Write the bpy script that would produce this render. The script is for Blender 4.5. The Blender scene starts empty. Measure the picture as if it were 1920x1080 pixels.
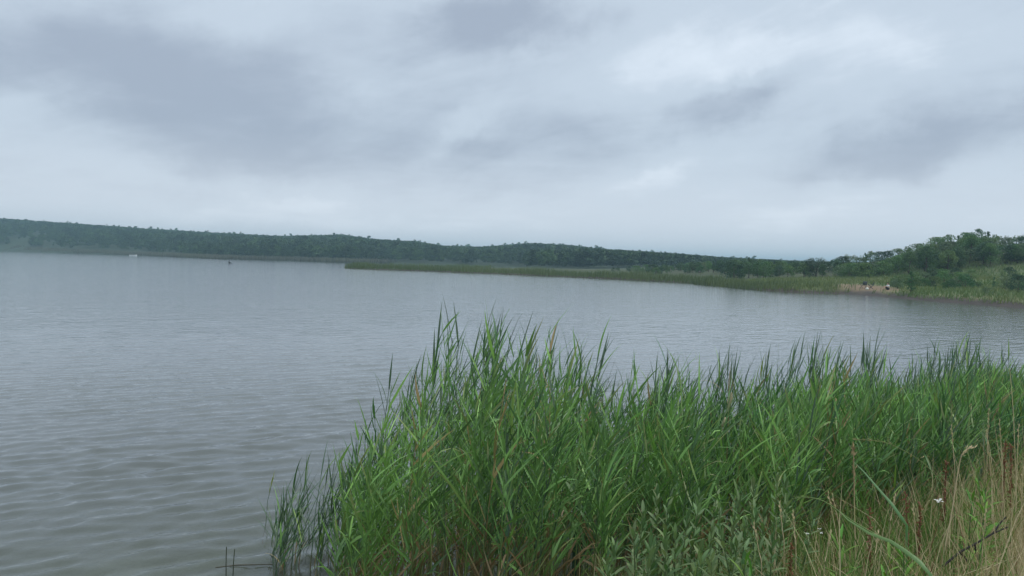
import bpy, math, random
import numpy as np
from mathutils import Matrix, Vector

random.seed(7)
RNG = np.random.default_rng(11)
SC = bpy.context.scene
COL = SC.collection
PI = math.pi

# ------------------------------------------------------------------ camera
EYE = 2.9                      # eye height above the lake
FPX = 1500.0                   # focal length in pixels of the 1920 wide frame
PITCH = math.atan(50 / FPX)
ROLL = math.radians(1.55)
cam_d = bpy.data.cameras.new('camera')
cam = bpy.data.objects.new('camera', cam_d)
COL.objects.link(cam)
cam_d.sensor_width = 36
cam_d.lens = FPX / 1920 * 36
cam_d.clip_start = 0.05
cam_d.clip_end = 8000
CAM_R = Matrix.Rotation(PI / 2 - PITCH, 3, 'X') @ Matrix.Rotation(ROLL, 3, 'Z')
cam.matrix_world = Matrix.Translation((0, 0, EYE)) @ CAM_R.to_4x4()
SC.camera = cam

def ray(px, py):
    return CAM_R @ Vector(((px - 960) / FPX, -(py - 540) / FPX, -1.0))

def on_plane(px, py, z=0.0):
    d = ray(px, py)
    t = (z - EYE) / d.z
    return Vector((d.x * t, d.y * t, z))

def at_depth(px, py, Y):
    d = ray(px, py)
    t = Y / d.y
    return Vector((d.x * t, Y, EYE + d.z * t))

CRT = CAM_R.transposed()
def to_px(p):
    q = CRT @ (Vector(p) - Vector((0, 0, EYE)))
    return 960 + FPX * q.x / -q.z, 540 - FPX * q.y / -q.z

# ------------------------------------------------------------------ render settings
SC.view_settings.view_transform = 'Standard'
SC.view_settings.look = 'None'
SC.view_settings.exposure = 0.48
SC.view_settings.gamma = 1.0
SC.render.engine = 'CYCLES'
SC.cycles.use_denoising = True
SC.cycles.max_bounces = 8
SC.cycles.diffuse_bounces = 3
SC.cycles.glossy_bounces = 3
SC.cycles.transmission_bounces = 4
SC.cycles.transparent_max_bounces = 12
SC.cycles.volume_bounces = 0
SC.cycles.sample_clamp_indirect = 4.0

# ------------------------------------------------------------------ node helpers
def lin(c):
    return tuple((x / 255 / 12.92) if x / 255 <= 0.04045 else ((x / 255 + 0.055) / 1.055) ** 2.4 for x in c)

class NT:
    def __init__(s, tree):
        s.t = tree
        tree.nodes.clear()
    def n(s, kind, **kw):
        nd = s.t.nodes.new(kind)
        for k, v in kw.items():
            if k.startswith('i_'):
                nd.inputs[k[2:].replace('_', ' ')].default_value = v
            else:
                setattr(nd, k, v)
        return nd
    def l(s, a, b):
        s.t.links.new(a, b)
    def val(s, sock, v):
        if isinstance(v, (int, float)):
            sock.default_value = v
        else:
            s.l(v, sock)
    def m(s, op, a, b=0.0, c=None, clamp=False):
        nd = s.t.nodes.new('ShaderNodeMath')
        nd.operation = op
        nd.use_clamp = clamp
        s.val(nd.inputs[0], a)
        s.val(nd.inputs[1], b)
        if c is not None:
            s.val(nd.inputs[2], c)
        return nd.outputs[0]
    def mix(s, f, a, b, blend='MIX'):
        nd = s.t.nodes.new('ShaderNodeMix')
        nd.data_type = 'RGBA'
        nd.blend_type = blend
        s.val(nd.inputs[0], f)
        for sock, v in ((nd.inputs[6], a), (nd.inputs[7], b)):
            if isinstance(v, tuple):
                sock.default_value = (*v[:3], 1)
            else:
                s.l(v, sock)
        return nd.outputs[2]
    def noise(s, vec, scale, detail=2, rough=0.5, dist=0.0):
        nd = s.n('ShaderNodeTexNoise')
        nd.inputs['Scale'].default_value = scale
        nd.inputs['Detail'].default_value = detail
        nd.inputs['Roughness'].default_value = rough
        nd.inputs['Distortion'].default_value = dist
        if vec is not None:
            s.l(vec, nd.inputs['Vector'])
        return nd
    def ss(s, v, a, b):
        nd = s.n('ShaderNodeMapRange', interpolation_type='SMOOTHSTEP')
        s.val(nd.inputs[0], v)
        nd.inputs[1].default_value = a
        nd.inputs[2].default_value = b
        return nd.outputs[0]

# ------------------------------------------------------------------ sky and sun
SUN_AZ, SUN_EL = math.radians(105), math.radians(60)     # azimuth to the right of the view
world = bpy.data.worlds.new('World')
SC.world = world
world.use_nodes = True
w = NT(world.node_tree)
geo = w.n('ShaderNodeNewGeometry')
vm = w.n('ShaderNodeVectorMath', operation='SCALE')
vm.inputs[3].default_value = -1.0
w.l(geo.outputs['Incoming'], vm.inputs[0])
tc = w.n('ShaderNodeTexCoord')
sep = w.n('ShaderNodeSeparateXYZ')
w.l(tc.outputs['Generated'], sep.inputs[0])
dx, dy, dz = sep.outputs
zc = w.m('MAXIMUM', dz, 0.0)
# cloud sheet: the direction projected on a flat deck
zk = w.m('ADD', zc, 0.10)
comb = w.n('ShaderNodeCombineXYZ')
w.l(w.m('DIVIDE', dx, zk), comb.inputs[0])
w.l(w.m('DIVIDE', dy, zk), comb.inputs[1])
deck = comb.outputs[0]
n1 = w.noise(deck, 0.55, 4, 0.55, 0.4)
n2 = w.noise(deck, 1.9, 7, 0.62, 0.5)
# bearing and height of the direction, wobbled by noise so that cloud edges are ragged
warp = w.noise(tc.outputs['Generated'], 4.0, 7, 0.62)
ws = w.n('ShaderNodeSeparateColor')
w.l(warp.outputs['Color'], ws.inputs[0])
ay = w.m('MAXIMUM', dy, 0.05)
A = w.m('ADD', w.m('DIVIDE', dx, ay), w.m('MULTIPLY', w.m('SUBTRACT', ws.outputs[0], 0.5), 0.30))
B = w.m('ADD', w.m('DIVIDE', dz, ay), w.m('MULTIPLY', w.m('SUBTRACT', ws.outputs[1], 0.5), 0.16))
front = w.ss(dy, 0.05, 0.5)
# cloud masses: centre (pixel of the photo), half sizes, tilt (degrees, up to the right), brightness
MASSES = [
    (420, 170, 400, 110, -8, -0.26), (480, 310, 150, 42, -5, -0.20), (960, 35, 150, 60, 8, -0.42),
    (1010, 290, 200, 60, 6, -0.20), (1720, 275, 260, 52, 14, -0.36), (1400, 175, 150, 26, 28, -0.26),
    (880, 385, 170, 26, 4, -0.16), (230, 355, 280, 18, 0, -0.14), (60, 60, 120, 50, 0, -0.10),
    (1470, 90, 170, 60, 12, 0.22), (1690, 90, 110, 60, 0, 0.20), (850, 238, 75, 18, 28, 0.15),
    (560, 385, 330, 34, -3, 0.30), (1520, 368, 190, 34, 6, 0.22), (20, 205, 80, 30, 0, 0.10),
    (450, 0, 140, 45, 0, 0.13), (1240, 130, 120, 90, 0, 0.16), (1230, 330, 120, 26, 20, 0.14),
    (1300, 330, 420, 130, 0, 0.08), (250, 130, 420, 150, 0, -0.07), (100, 270, 160, 40, 0, 0.12)]
acc = None
for (px, py, sx, sy, tilt, amp) in MASSES:
    d = ray(px, py)
    a0, b0 = d.x / d.y, d.z / d.y
    c, s_ = math.cos(math.radians(tilt)), math.sin(math.radians(tilt))
    da, db = w.m('SUBTRACT', A, a0), w.m('SUBTRACT', B, b0)
    u = w.m('ADD', w.m('MULTIPLY', da, c * FPX / sx), w.m('MULTIPLY', db, s_ * FPX / sx))
    v = w.m('ADD', w.m('MULTIPLY', da, -s_ * FPX / sy), w.m('MULTIPLY', db, c * FPX / sy))
    r2 = w.m('ADD', w.m('MULTIPLY', u, u), w.m('MULTIPLY', v, v))
    g = w.m('MULTIPLY', w.m('EXPONENT', w.m('MULTIPLY', r2, -0.8)), amp)
    acc = g if acc is None else w.m('ADD', acc, g)
acc = w.m('MULTIPLY', acc, front)
lum = w.m('ADD', w.m('MULTIPLY', w.m('SUBTRACT', n1.outputs[0], 0.5), 0.50),
          w.m('MULTIPLY', w.m('SUBTRACT', n2.outputs[0], 0.5), 0.28))
cst = w.n('ShaderNodeCombineXYZ')        # long streaks across the cloud deck, rising to the right
ca_, sa_ = math.cos(0.30), math.sin(0.30)
w.l(w.m('MULTIPLY', w.m('ADD', w.m('MULTIPLY', dx, ca_), w.m('MULTIPLY', dz, sa_)), 2.2), cst.inputs[0])
w.l(w.m('MULTIPLY', w.m('ADD', w.m('MULTIPLY', dx, -sa_), w.m('MULTIPLY', dz, ca_)), 7.5), cst.inputs[1])
w.l(w.m('MULTIPLY', dy, 2.0), cst.inputs[2])
n3 = w.noise(cst.outputs[0], 1.7, 8, 0.63, 0.5)
lum = w.m('ADD', lum, w.m('MULTIPLY', w.m('SUBTRACT', n3.outputs[0], 0.5), 0.50))
lum = w.m('ADD', w.m('ADD', lum, acc), 0.37)
ramp = w.n('ShaderNodeValToRGB')
ramp.color_ramp.interpolation = 'EASE'
els = ramp.color_ramp.elements
els[0].position, els[0].color = 0.0, (*lin((145, 156, 172)), 1)
els[1].position, els[1].color = 1.0, (*lin((222, 228, 238)), 1)
e = els.new(0.42); e.color = (*lin((175, 187, 200)), 1)
e = els.new(0.68); e.color = (*lin((198, 208, 219)), 1)
w.l(lum, ramp.inputs[0])
# paler, warmer air low over the horizon
hor = w.ss(dz, 0.16, 0.0)
cloud = w.mix(w.m('MULTIPLY', hor, 0.62), ramp.outputs[0], lin((214, 218, 226)))
sky = w.n('ShaderNodeTexSky', sky_type='NISHITA', sun_disc=False, sun_elevation=SUN_EL,
          sun_rotation=SUN_AZ, air_density=1.2, dust_density=2.5)
bg_sky = w.n('ShaderNodeBackground'); bg_sky.inputs[1].default_value = 0.10
w.l(sky.outputs[0], bg_sky.inputs[0])
bg_cl = w.n('ShaderNodeBackground'); bg_cl.inputs[1].default_value = 1.0
w.l(cloud, bg_cl.inputs[0])
ms = w.n('ShaderNodeMixShader'); ms.inputs[0].default_value = 0.96
w.l(bg_sky.outputs[0], ms.inputs[1]); w.l(bg_cl.outputs[0], ms.inputs[2])
wo = w.n('ShaderNodeOutputWorld')
w.l(ms.outputs[0], wo.inputs[0])

sun_d = bpy.data.lights.new('sun', 'SUN')
sun_d.energy = 1.5
sun_d.angle = math.radians(35)
sun_d.color = (1.0, 0.97, 0.92)
sun = bpy.data.objects.new('sun', sun_d)
COL.objects.link(sun)
sdir = Vector((math.sin(SUN_AZ) * math.cos(SUN_EL), math.cos(SUN_AZ) * math.cos(SUN_EL), math.sin(SUN_EL)))
sun.rotation_euler = sdir.to_track_quat('Z', 'Y').to_euler()
sun.location = (0, 0, 60)

# ------------------------------------------------------------------ object helpers
def tag(o, label=None, cat=None, group=None, kind=None):
    if label: o['label'] = label
    if cat: o['category'] = cat
    if group: o['group'] = group
    if kind: o['kind'] = kind
    return o

def empty(name, loc=(0, 0, 0), rz=0.0):
    o = bpy.data.objects.new(name, None)
    o.empty_display_size = 0.1
    o.location = loc
    o.rotation_euler = (0, 0, rz)
    COL.objects.link(o)
    return o

def mesh(name, V, F, mat=None, col=None, smooth=False):
    """V (n,3); F: list of (k,m) int arrays; col (n,3) linear colour of each vertex"""
    me = bpy.data.meshes.new(name)
    V = np.asarray(V, np.float32)
    F = [np.asarray(f, np.int32) for f in (F if isinstance(F, list) else [F]) if len(f)]
    me.vertices.add(len(V))
    me.vertices.foreach_set('co', V.ravel())
    nl = sum(f.size for f in F)
    npoly = sum(len(f) for f in F)
    me.loops.add(nl)
    me.polygons.add(npoly)
    me.loops.foreach_set('vertex_index', np.concatenate([f.ravel() for f in F]))
    tot = np.concatenate([np.full(len(f), f.shape[1], np.int32) for f in F])
    st = np.concatenate([[0], np.cumsum(tot)[:-1]]).astype(np.int32)
    me.polygons.foreach_set('loop_start', st)
    me.polygons.foreach_set('loop_total', tot)
    if smooth:
        me.polygons.foreach_set('use_smooth', np.ones(npoly, bool))
    me.update(calc_edges=True)
    if col is not None:
        at = me.attributes.new('col', 'FLOAT_COLOR', 'POINT')
        c4 = np.ones((len(V), 4), np.float32)
        c4[:, :3] = col
        at.data.foreach_set('color', c4.ravel())
    if mat: me.materials.append(mat)
    return me

def link(name, me, parent=None, M=None):
    o = bpy.data.objects.new(name, me)
    COL.objects.link(o)
    if parent is not None: o.parent = parent
    if M is not None: o.matrix_local = M
    return o

class Geo:
    """collects vertices, faces and colours into one mesh"""
    def __init__(s): s.V, s.F, s.C, s.n = [], {}, [], 0
    def add(s, V, F, C):
        V = np.asarray(V, float).reshape(-1, 3)
        C = np.asarray(C, float)
        if C.ndim == 1: C = np.tile(C, (len(V), 1))
        s.V.append(V); s.C.append(C)
        for f in (F if isinstance(F, list) else [F]):
            f = np.asarray(f, np.int64)
            if len(f): s.F.setdefault(f.shape[1], []).append(f + s.n)
        s.n += len(V)
    def mesh(s, name, mat, smooth=False):
        return mesh(name, np.concatenate(s.V), [np.concatenate(v) for v in s.F.values()], mat, np.concatenate(s.C), smooth)

def unit(a):
    return a / np.maximum(np.linalg.norm(a, axis=-1, keepdims=True), 1e-9)

def blades(P, D, L, W, droop, wind, segs, c0, c1, side=None, rng=RNG, fold=0.0):
    """long tapering leaves: roots P, first directions D, lengths, widths, bending; colours at root and tip"""
    N = len(P)
    L = np.broadcast_to(L, (N,)); W = np.broadcast_to(W, (N,))
    droop = np.broadcast_to(droop, (N,)); wind = np.broadcast_to(wind, (N,))
    d = unit(np.asarray(D, float)); p = np.asarray(P, float).copy()
    if side is None:
        side = rng.normal(size=(N, 3)); side[:, 2] *= 0.3
    out = np.zeros((N, 2 * segs + 1, 3)); cc = np.zeros((N, 2 * segs + 1, 3))
    c0 = np.broadcast_to(c0, (N, 3)); c1 = np.broadcast_to(c1, (N, 3))
    for k in range(segs + 1):
        t = k / segs
        s_ = unit(np.cross(d, np.cross(side, d)))
        wd = W * (0.55 + 0.45 * min(1, t * 4)) * (1 - max(0, (t - 0.25) / 0.75) ** 1.35) * 0.5
        col = c0 * (1 - t) + c1 * t
        if k < segs:
            out[:, 2 * k] = p - s_ * wd[:, None]
            out[:, 2 * k + 1] = p + s_ * wd[:, None]
            cc[:, 2 * k] = col; cc[:, 2 * k + 1] = col
        else:
            out[:, 2 * segs] = p; cc[:, 2 * segs] = col
        p = p + d * (L / segs)[:, None]
        d = d.copy()
        d[:, 2] -= droop / segs * (0.4 + 1.2 * t)
        d[:, 0] += wind / segs
        d = unit(d)
    base = np.arange(N)[:, None] * (2 * segs + 1)
    quads = []
    for k in range(segs - 1):
        quads.append(base + np.array([[2 * k, 2 * k + 1, 2 * k + 3, 2 * k + 2]]))
    q = np.concatenate(quads) if quads else np.zeros((0, 4), int)
    t3 = base + np.array([[2 * segs - 2, 2 * segs - 1, 2 * segs]])
    return out.reshape(-1, 3), [q, t3], cc.reshape(-1, 3)

def tubes(P, c, R, sides=3):
    """many tubes at once: P (N,K,3) centre lines, c (N,K,3) colours, R (N,K) radii"""
    N, K, _ = P.shape
    ang = np.arange(sides) * 2 * PI / sides
    d = unit(np.gradient(P, axis=1))
    ref = np.where(np.abs(d[..., 2:3]) > 0.8, np.array([1.0, 0, 0]), np.array([0, 0, 1.0]))
    u = unit(np.cross(ref, d)); v = np.cross(d, u)
    V = P[:, :, None, :] + R[:, :, None, None] * (u[:, :, None, :] * np.cos(ang)[:, None] + v[:, :, None, :] * np.sin(ang)[:, None])
    C = np.repeat(c[:, :, None, :], sides, axis=2)
    idx = np.arange(N * K * sides).reshape(N, K, sides)
    a = idx[:, :-1]; b = idx[:, 1:]
    F = np.stack([a, np.roll(a, -1, 2), np.roll(b, -1, 2), b], -1).reshape(-1, 4)
    return V.reshape(-1, 3), F, C.reshape(-1, 3)

def tube1(g, pts, radii, c, sides=6):
    pts = np.asarray(pts, float); K = len(pts)
    c = np.asarray(c, float)
    c = np.tile(c, (K, 1)) if c.ndim == 1 else c
    g.add(*tubes(pts[None], c[None], np.asarray(radii, float)[None], sides))

# ------------------------------------------------------------------ materials
def new_mat(name):
    m = bpy.data.materials.new(name)
    m.use_nodes = True
    return m, NT(m.node_tree)

def plant_mat(name, trans=0.35, rough=0.55, spread=0.22, hue=0.02):
    m, t = new_mat(name)
    at = t.n('ShaderNodeAttribute', attribute_name='col')
    oi = t.n('ShaderNodeObjectInfo')
    hs = t.n('ShaderNodeHueSaturation')
    t.l(at.outputs['Color'], hs.inputs['Color'])
    t.l(t.m('MULTIPLY_ADD', oi.outputs['Random'], spread * 2, 1 - spread), hs.inputs['Value'])
    t.l(t.m('MULTIPLY_ADD', t.m('FRACT', t.m('MULTIPLY', oi.outputs['Random'], 7.31)), hue * 2, 0.5 - hue), hs.inputs['Hue'])
    b = t.n('ShaderNodeBsdfPrincipled')
    b.inputs['Roughness'].default_value = rough
    b.inputs['Specular IOR Level'].default_value = 0.35
    t.l(hs.outputs[0], b.inputs['Base Color'])
    o = t.n('ShaderNodeOutputMaterial')
    if trans > 0:
        tr = t.n('ShaderNodeBsdfTranslucent')
        t.l(t.mix(1.0, hs.outputs[0], (1.0, 1.15, 0.6), 'MULTIPLY'), tr.inputs[0])
        mx = t.n('ShaderNodeMixShader'); mx.inputs[0].default_value = trans
        t.l(b.outputs[0], mx.inputs[1]); t.l(tr.outputs[0], mx.inputs[2])
        t.l(mx.outputs[0], o.inputs[0])
    else:
        t.l(b.outputs[0], o.inputs[0])
    return m

M_LEAF = plant_mat('reed_leaf', 0.20, 0.40)
M_STEM = plant_mat('stem', 0.0, 0.6)
M_DRY = plant_mat('dry_grass', 0.25, 0.75, 0.1, 0.01)
M_TREE = plant_mat('tree_foliage', 0.25, 0.65, 0.2, 0.025)
M_BARK = plant_mat('bark', 0.0, 0.85, 0.15, 0.01)

def plain(name, c, rough=0.6, bump=0.0, scale=40):
    m, t = new_mat(name)
    b = t.n('ShaderNodeBsdfPrincipled')
    b.inputs['Roughness'].default_value = rough
    tcn = t.n('ShaderNodeTexCoord')
    nz = t.noise(tcn.outputs['Object'], scale, 4)
    t.l(t.mix(nz.outputs[0], tuple(x * 0.8 for x in c), tuple(min(1, x * 1.2) for x in c)), b.inputs['Base Color'])
    if bump:
        bp = t.n('ShaderNodeBump'); bp.inputs['Strength'].default_value = bump
        t.l(nz.outputs[0], bp.inputs['Height']); t.l(bp.outputs[0], b.inputs['Normal'])
    o = t.n('ShaderNodeOutputMaterial'); t.l(b.outputs[0], o.inputs[0])
    return m

# ------------------------------------------------------------------ lake outline and terrain
def P2(px, py): 
    p = on_plane(px, py); return (p.x, p.y)
SHORE = [(-60, 2.5), (-25, 4.0), (-9, 4.6), (-4.5, 5.2), (-2.2, 6.1), (-0.6, 6.9), (1.2, 7.4), (3.2, 8.6), (5.5, 10.4),
         (8.5, 13.2), (12.5, 17.5), (18, 24), (26, 33), (36, 45), (44, 58)]
SHORE += [P2(2060, 586), P2(1920, 577), P2(1800, 568), P2(1720, 562), P2(1660, 556), P2(1580, 550.5), P2(1500, 548.5), P2(1440, 545), P2(1365, 537.5),
          P2(1300, 531), P2(1180, 524.5), P2(1070, 519.5), P2(940, 514), P2(800, 508.5), P2(700, 505.5), P2(652, 503.2), P2(668, 500.5),
          (-32, 262), (-10, 320), (10, 400), (-70, 440)]
SHORE += [P2(640, 492.0), P2(520, 488), P2(420, 486), P2(300, 480.6), P2(200, 477), P2(100, 474), P2(0, 470.4), P2(-120, 467.5), (-900, 760), (-900, 2)]
SH = np.array(SHORE)

def shore_dist(X, Y):
    """signed distance to the lake outline, positive on land"""
    X = np.asarray(X, float); Y = np.asarray(Y, float)
    best = np.full(X.shape, 1e18); inside = np.zeros(X.shape, bool)
    for (x0, y0), (x1, y1) in zip(SH, np.roll(SH, -1, 0)):
        ex, ey = x1 - x0, y1 - y0
        t = np.clip(((X - x0) * ex + (Y - y0) * ey) / (ex * ex + ey * ey + 1e-12), 0, 1)
        best = np.minimum(best, (X - x0 - t * ex) ** 2 + (Y - y0 - t * ey) ** 2)
        c = (y0 > Y) != (y1 > Y)
        xi = x0 + (Y - y0) * ex / (ey if abs(ey) > 1e-12 else 1e-12)
        inside ^= c & (X < xi)
    d = np.sqrt(best)
    return np.where(inside, -d, d)

def sstep(a, b, x):
    t = np.clip((x - a) / (b - a), 0, 1); return t * t * (3 - 2 * t)

def vnoise(X, Y, s, seed=0):
    X = np.asarray(X, float) / s; Y = np.asarray(Y, float) / s
    xi, yi = np.floor(X).astype(int), np.floor(Y).astype(int)
    fx, fy = X - xi, Y - yi
    fx = fx * fx * (3 - 2 * fx); fy = fy * fy * (3 - 2 * fy)
    def h(i, j):
        n = (i * 374761393 + j * 668265263 + seed * 1442695041) & 0x7fffffff
        n = ((n ^ (n >> 13)) * 1274126177) & 0x7fffffff
        return ((n ^ (n >> 16)) & 0xffff) / 65535.0
    return (h(xi, yi) * (1 - fx) + h(xi + 1, yi) * fx) * (1 - fy) + (h(xi, yi + 1) * (1 - fx) + h(xi + 1, yi + 1) * fx) * fy

# crest of the far woods, pixels above the horizon line at 800 m, by bearing
FAR_PX = np.array([-300, 0, 280, 400, 520, 640, 700, 780, 830, 900, 1000, 1060, 1130, 1250, 1350, 1480, 1600, 1750, 2200], float)
FAR_UP = np.array([62, 56, 44, 40, 37, 43, 36, 34, 27, 27, 37, 35, 29, 25, 20, 17, 17, 16, 16], float)
def far_y(px): return np.interp(px, [-300, 0, 640, 1700], [1040, 990, 800, 780])

def height(X, Y):
    X = np.asarray(X, float); Y = np.asarray(Y, float)
    sd = shore_dist(X, Y)
    R = np.hypot(X, Y)
    land = np.maximum(sd, 0)
    near = 1.32 * (1 - np.exp(-land / 3.4)) + 0.12 * (vnoise(X, Y, 1.7, 3) - 0.5) * np.minimum(1, land)
    far = 0.55 * (1 - np.exp(-land / 1.2)) + np.minimum(land * 0.028, 1.6) + 0.35 * (vnoise(X, Y, 9, 5) - 0.5) * np.minimum(1, land / 4)
    # low marshy tongue in the middle of the view
    marsh = sstep(60, 30, X - 0.0 * Y) * sstep(120, 150, Y)
    far = far * (1 - 0.55 * marsh)
    k = sstep(35, 60, R)
    z = near * (1 - k) + far * k
    z += 5.2 * np.exp(-((X - 96) / 30) ** 2 - ((Y - 152) / 38) ** 2) * np.minimum(1, land / 10)
    z += 3.0 * np.exp(-((X - 140) / 40) ** 2 - ((Y - 120) / 60) ** 2) * np.minimum(1, land / 10)
    pxl = 960 + FPX * X / np.maximum(Y, 1)
    up = np.interp(pxl, FAR_PX, FAR_UP)
    fy = far_y(pxl)
    crest = np.maximum(EYE + up * fy / FPX - 11.5, 0.5)
    z += np.where(Y > 300, crest * sstep(0.5, 1.0, Y / fy), 0) * np.minimum(1, land / 20)
    depth = np.minimum(0.075 * np.maximum(-sd, 0) + 0.02 * np.minimum(np.maximum(-sd, 0), 1), 4.0)
    return np.where(sd > 0, z, -depth - 0.0)

def hz(x, y):
    return float(height(np.array([x]), np.array([y]))[0])

def on_ground(px, py, lo=20.0, hi=260.0):
    d = ray(px, py); Ys = np.arange(lo, hi, 0.25)
    zr = EYE + d.z / d.y * Ys
    zg = height(d.x / d.y * Ys, Ys)
    hit = np.nonzero(zr <= np.maximum(zg, 0))[0]
    i = hit[0] if len(hit) else len(Ys) - 1
    return Vector((d.x / d.y * Ys[i], Ys[i], zg[i]))

def axis(lo, hi, c0, c1, step, grow):
    a = list(np.arange(c0, c1 + 1e-6, step))
    s_ = step; x = a[-1]
    while x < hi:
        s_ *= grow; x += s_; a.append(x)
    s_ = step; x = a[0]; b = []
    while x > lo:
        s_ *= grow; x -= s_; b.append(x)
    return np.array(b[::-1] + a)

def grid(xs, ys):
    X, Y = np.meshgrid(xs, ys)
    nx, ny = len(xs), len(ys)
    i = np.arange(nx * ny).reshape(ny, nx)
    F = np.stack([i[:-1, :-1], i[:-1, 1:], i[1:, 1:], i[1:, :-1]], -1).reshape(-1, 4)
    return X.ravel(), Y.ravel(), F

# ---- ground sheet
gx = axis(-2600, 2600, -12, 24, 0.25, 1.055)
gy = axis(-60, 3600, 0, 26, 0.25, 1.045)
# extra lines through the right bank
gx = np.unique(np.concatenate([gx, np.arange(24, 150, 1.6)]))
gy = np.unique(np.concatenate([gy, np.arange(26, 240, 1.6)]))
X, Y, F = grid(gx, gy)
Z = height(X, Y)
SD = shore_dist(X, Y)
SAND = np.array([0.19, 0.13, 0.075]); MEADOW = np.array([0.135, 0.175, 0.065]); MUD = np.array([0.075, 0.06, 0.05])
BED = np.array([0.20, 0.21, 0.17]); STRAW = np.array([0.26, 0.20, 0.11]); SOIL = np.array([0.05, 0.042, 0.03])
C = np.tile(MEADOW, (len(X), 1))
R = np.hypot(X, Y)
nz = vnoise(X, Y, 6, 9)
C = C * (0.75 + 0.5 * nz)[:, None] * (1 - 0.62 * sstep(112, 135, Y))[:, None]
def blend(C, col, k): return C * (1 - k[:, None]) + np.asarray(col) * k[:, None]
C = blend(C, SOIL, sstep(30, 20, R) * 0.8)
C = blend(C, STRAW, sstep(30, 20, R) * sstep(1.5, 4.5, SD) * 0.6)
b0 = on_ground(1632, 541)
C = blend(C, SAND, np.exp(-(((X - b0.x) / 4.2) ** 2 + ((Y - b0.y - 1) / 9.0) ** 2) ** 2) * sstep(0.5, 1.2, SD))
b1 = on_ground(1890, 556)
C = blend(C, SAND, 0.5 * np.exp(-((X - b1.x) / 8.0) ** 2 - ((Y - b1.y) / 6.0) ** 2) * sstep(0.5, 1.2, SD))
C = blend(C, MUD * 0.7, sstep(2.0, 1.1, np.abs(SD - 0.0)) * sstep(40, 60, R))
C = blend(C, BED, sstep(0.0, -0.5, SD) * sstep(60, 40, R))
C = blend(C, MUD * 0.8, sstep(0.0, -0.5, SD) * sstep(40, 60, R))
C = blend(C, np.array([0.11, 0.12, 0.085]), sstep(-8, -30, SD))
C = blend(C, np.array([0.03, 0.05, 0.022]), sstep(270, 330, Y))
mg, t = new_mat('ground')
at = t.n('ShaderNodeAttribute', attribute_name='col')
tcn = t.n('ShaderNodeTexCoord')
na = t.noise(tcn.outputs['Object'], 1.1, 8, 0.65)
nb = t.noise(tcn.outputs['Object'], 14, 5, 0.6)
cmul = t.mix(1.0, at.outputs['Color'], t.mix(na.outputs[0], (0.55, 0.55, 0.55), (1.45, 1.45, 1.45)), 'MULTIPLY')
b = t.n('ShaderNodeBsdfPrincipled'); b.inputs['Roughness'].default_value = 0.9
t.l(cmul, b.inputs['Base Color'])
bp = t.n('ShaderNodeBump'); bp.inputs['Strength'].default_value = 0.5; bp.inputs['Distance'].default_value = 0.08
t.l(nb.outputs[0], bp.inputs['Height']); t.l(bp.outputs[0], b.inputs['Normal'])
o = t.n('ShaderNodeOutputMaterial'); t.l(b.outputs[0], o.inputs[0])
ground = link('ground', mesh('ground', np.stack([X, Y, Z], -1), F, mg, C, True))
tag(ground, kind='structure')

# ---- lake water with real waves near the shore
wx = axis(-920, 170, -16, 5, 0.065, 1.045)
wy = axis(1.5, 790, 4.6, 29, 0.065, 1.03)
CELL = np.maximum(*np.meshgrid(np.gradient(wx), np.gradient(wy))).ravel()
X, Y, F = grid(wx, wy)
SD = shore_dist(X, Y)
keep_v = SD < 3.0
keep = keep_v[F].all(1)
R = np.hypot(X, Y)
Zw = np.zeros(len(X))
wr = np.random.default_rng(5)
for i in range(60):
    lam = 0.15 * (1.15 / 0.15) ** wr.random()
    th = math.radians(-52 + wr.normal() * 17)         # the waves run in towards the near shore, to the right
    if lam < 0.35: th = math.radians(-52 + wr.normal() * 32)
    kx, ky = math.cos(th) * 2 * PI / lam, math.sin(th) * 2 * PI / lam
    ph = wr.random() * 2 * PI
    amp = 0.0041 * lam ** 0.68 * (0.45 + wr.random()) * (0.7 if lam > 0.6 else 1)
    wob = 0.9 * (vnoise(X, Y, 3.5, 40 + i) - 0.5) * 2
    s_ = np.sin(kx * X + ky * Y + ph + wob * 1.6)
    fade = np.clip((0.42 - CELL / lam) / 0.12, 0, 1) * np.clip(1.2 - R / (lam * 12 + 22), 0, 1)
    Zw += amp * (s_ + 0.28 * (s_ * s_ - 0.5)) * fade
Zw *= (0.65 + 0.8 * vnoise(X, Y, 2.6, 77)) * sstep(0.2, -1.6, SD) * 1.0 + 0.06
murk = 1 - np.exp(-np.maximum(-height(X, Y), 0) * 2.1)
Cw = np.stack([murk] * 3, -1)
mw, t = new_mat('water')
geo = t.n('ShaderNodeNewGeometry')
mp = t.n('ShaderNodeMapping'); mp.inputs['Rotation'].default_value = (0, 0, math.radians(-38))
t.l(geo.outputs['Position'], mp.inputs[0])
mp2 = t.n('ShaderNodeMapping'); mp2.inputs['Scale'].default_value = (0.38, 1.0, 1.0)
t.l(mp.outputs[0], mp2.inputs[0])
h1 = t.noise(mp2.outputs[0], 2.3, 3, 0.55, 0.3)
h2 = t.noise(mp2.outputs[0], 7.0, 3, 0.55, 0.5)
h3 = t.noise(mp2.outputs[0], 0.55, 2, 0.5, 0.2)
patch = t.noise(geo.outputs['Position'], 0.045, 3, 0.5)
hh = t.m('ADD', t.m('MULTIPLY', h1.outputs[0], 0.085), t.m('ADD', t.m('MULTIPLY', h2.outputs[0], 0.020), t.m('MULTIPLY', h3.outputs[0], 0.06)))
bp = t.n('ShaderNodeBump')
bp.inputs['Distance'].default_value = 1.0
t.l(t.m('MULTIPLY_ADD', patch.outputs[0], 0.35, 0.30), bp.inputs['Strength'])
t.l(hh, bp.inputs['Height'])
at = t.n('ShaderNodeAttribute', attribute_name='col')
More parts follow.
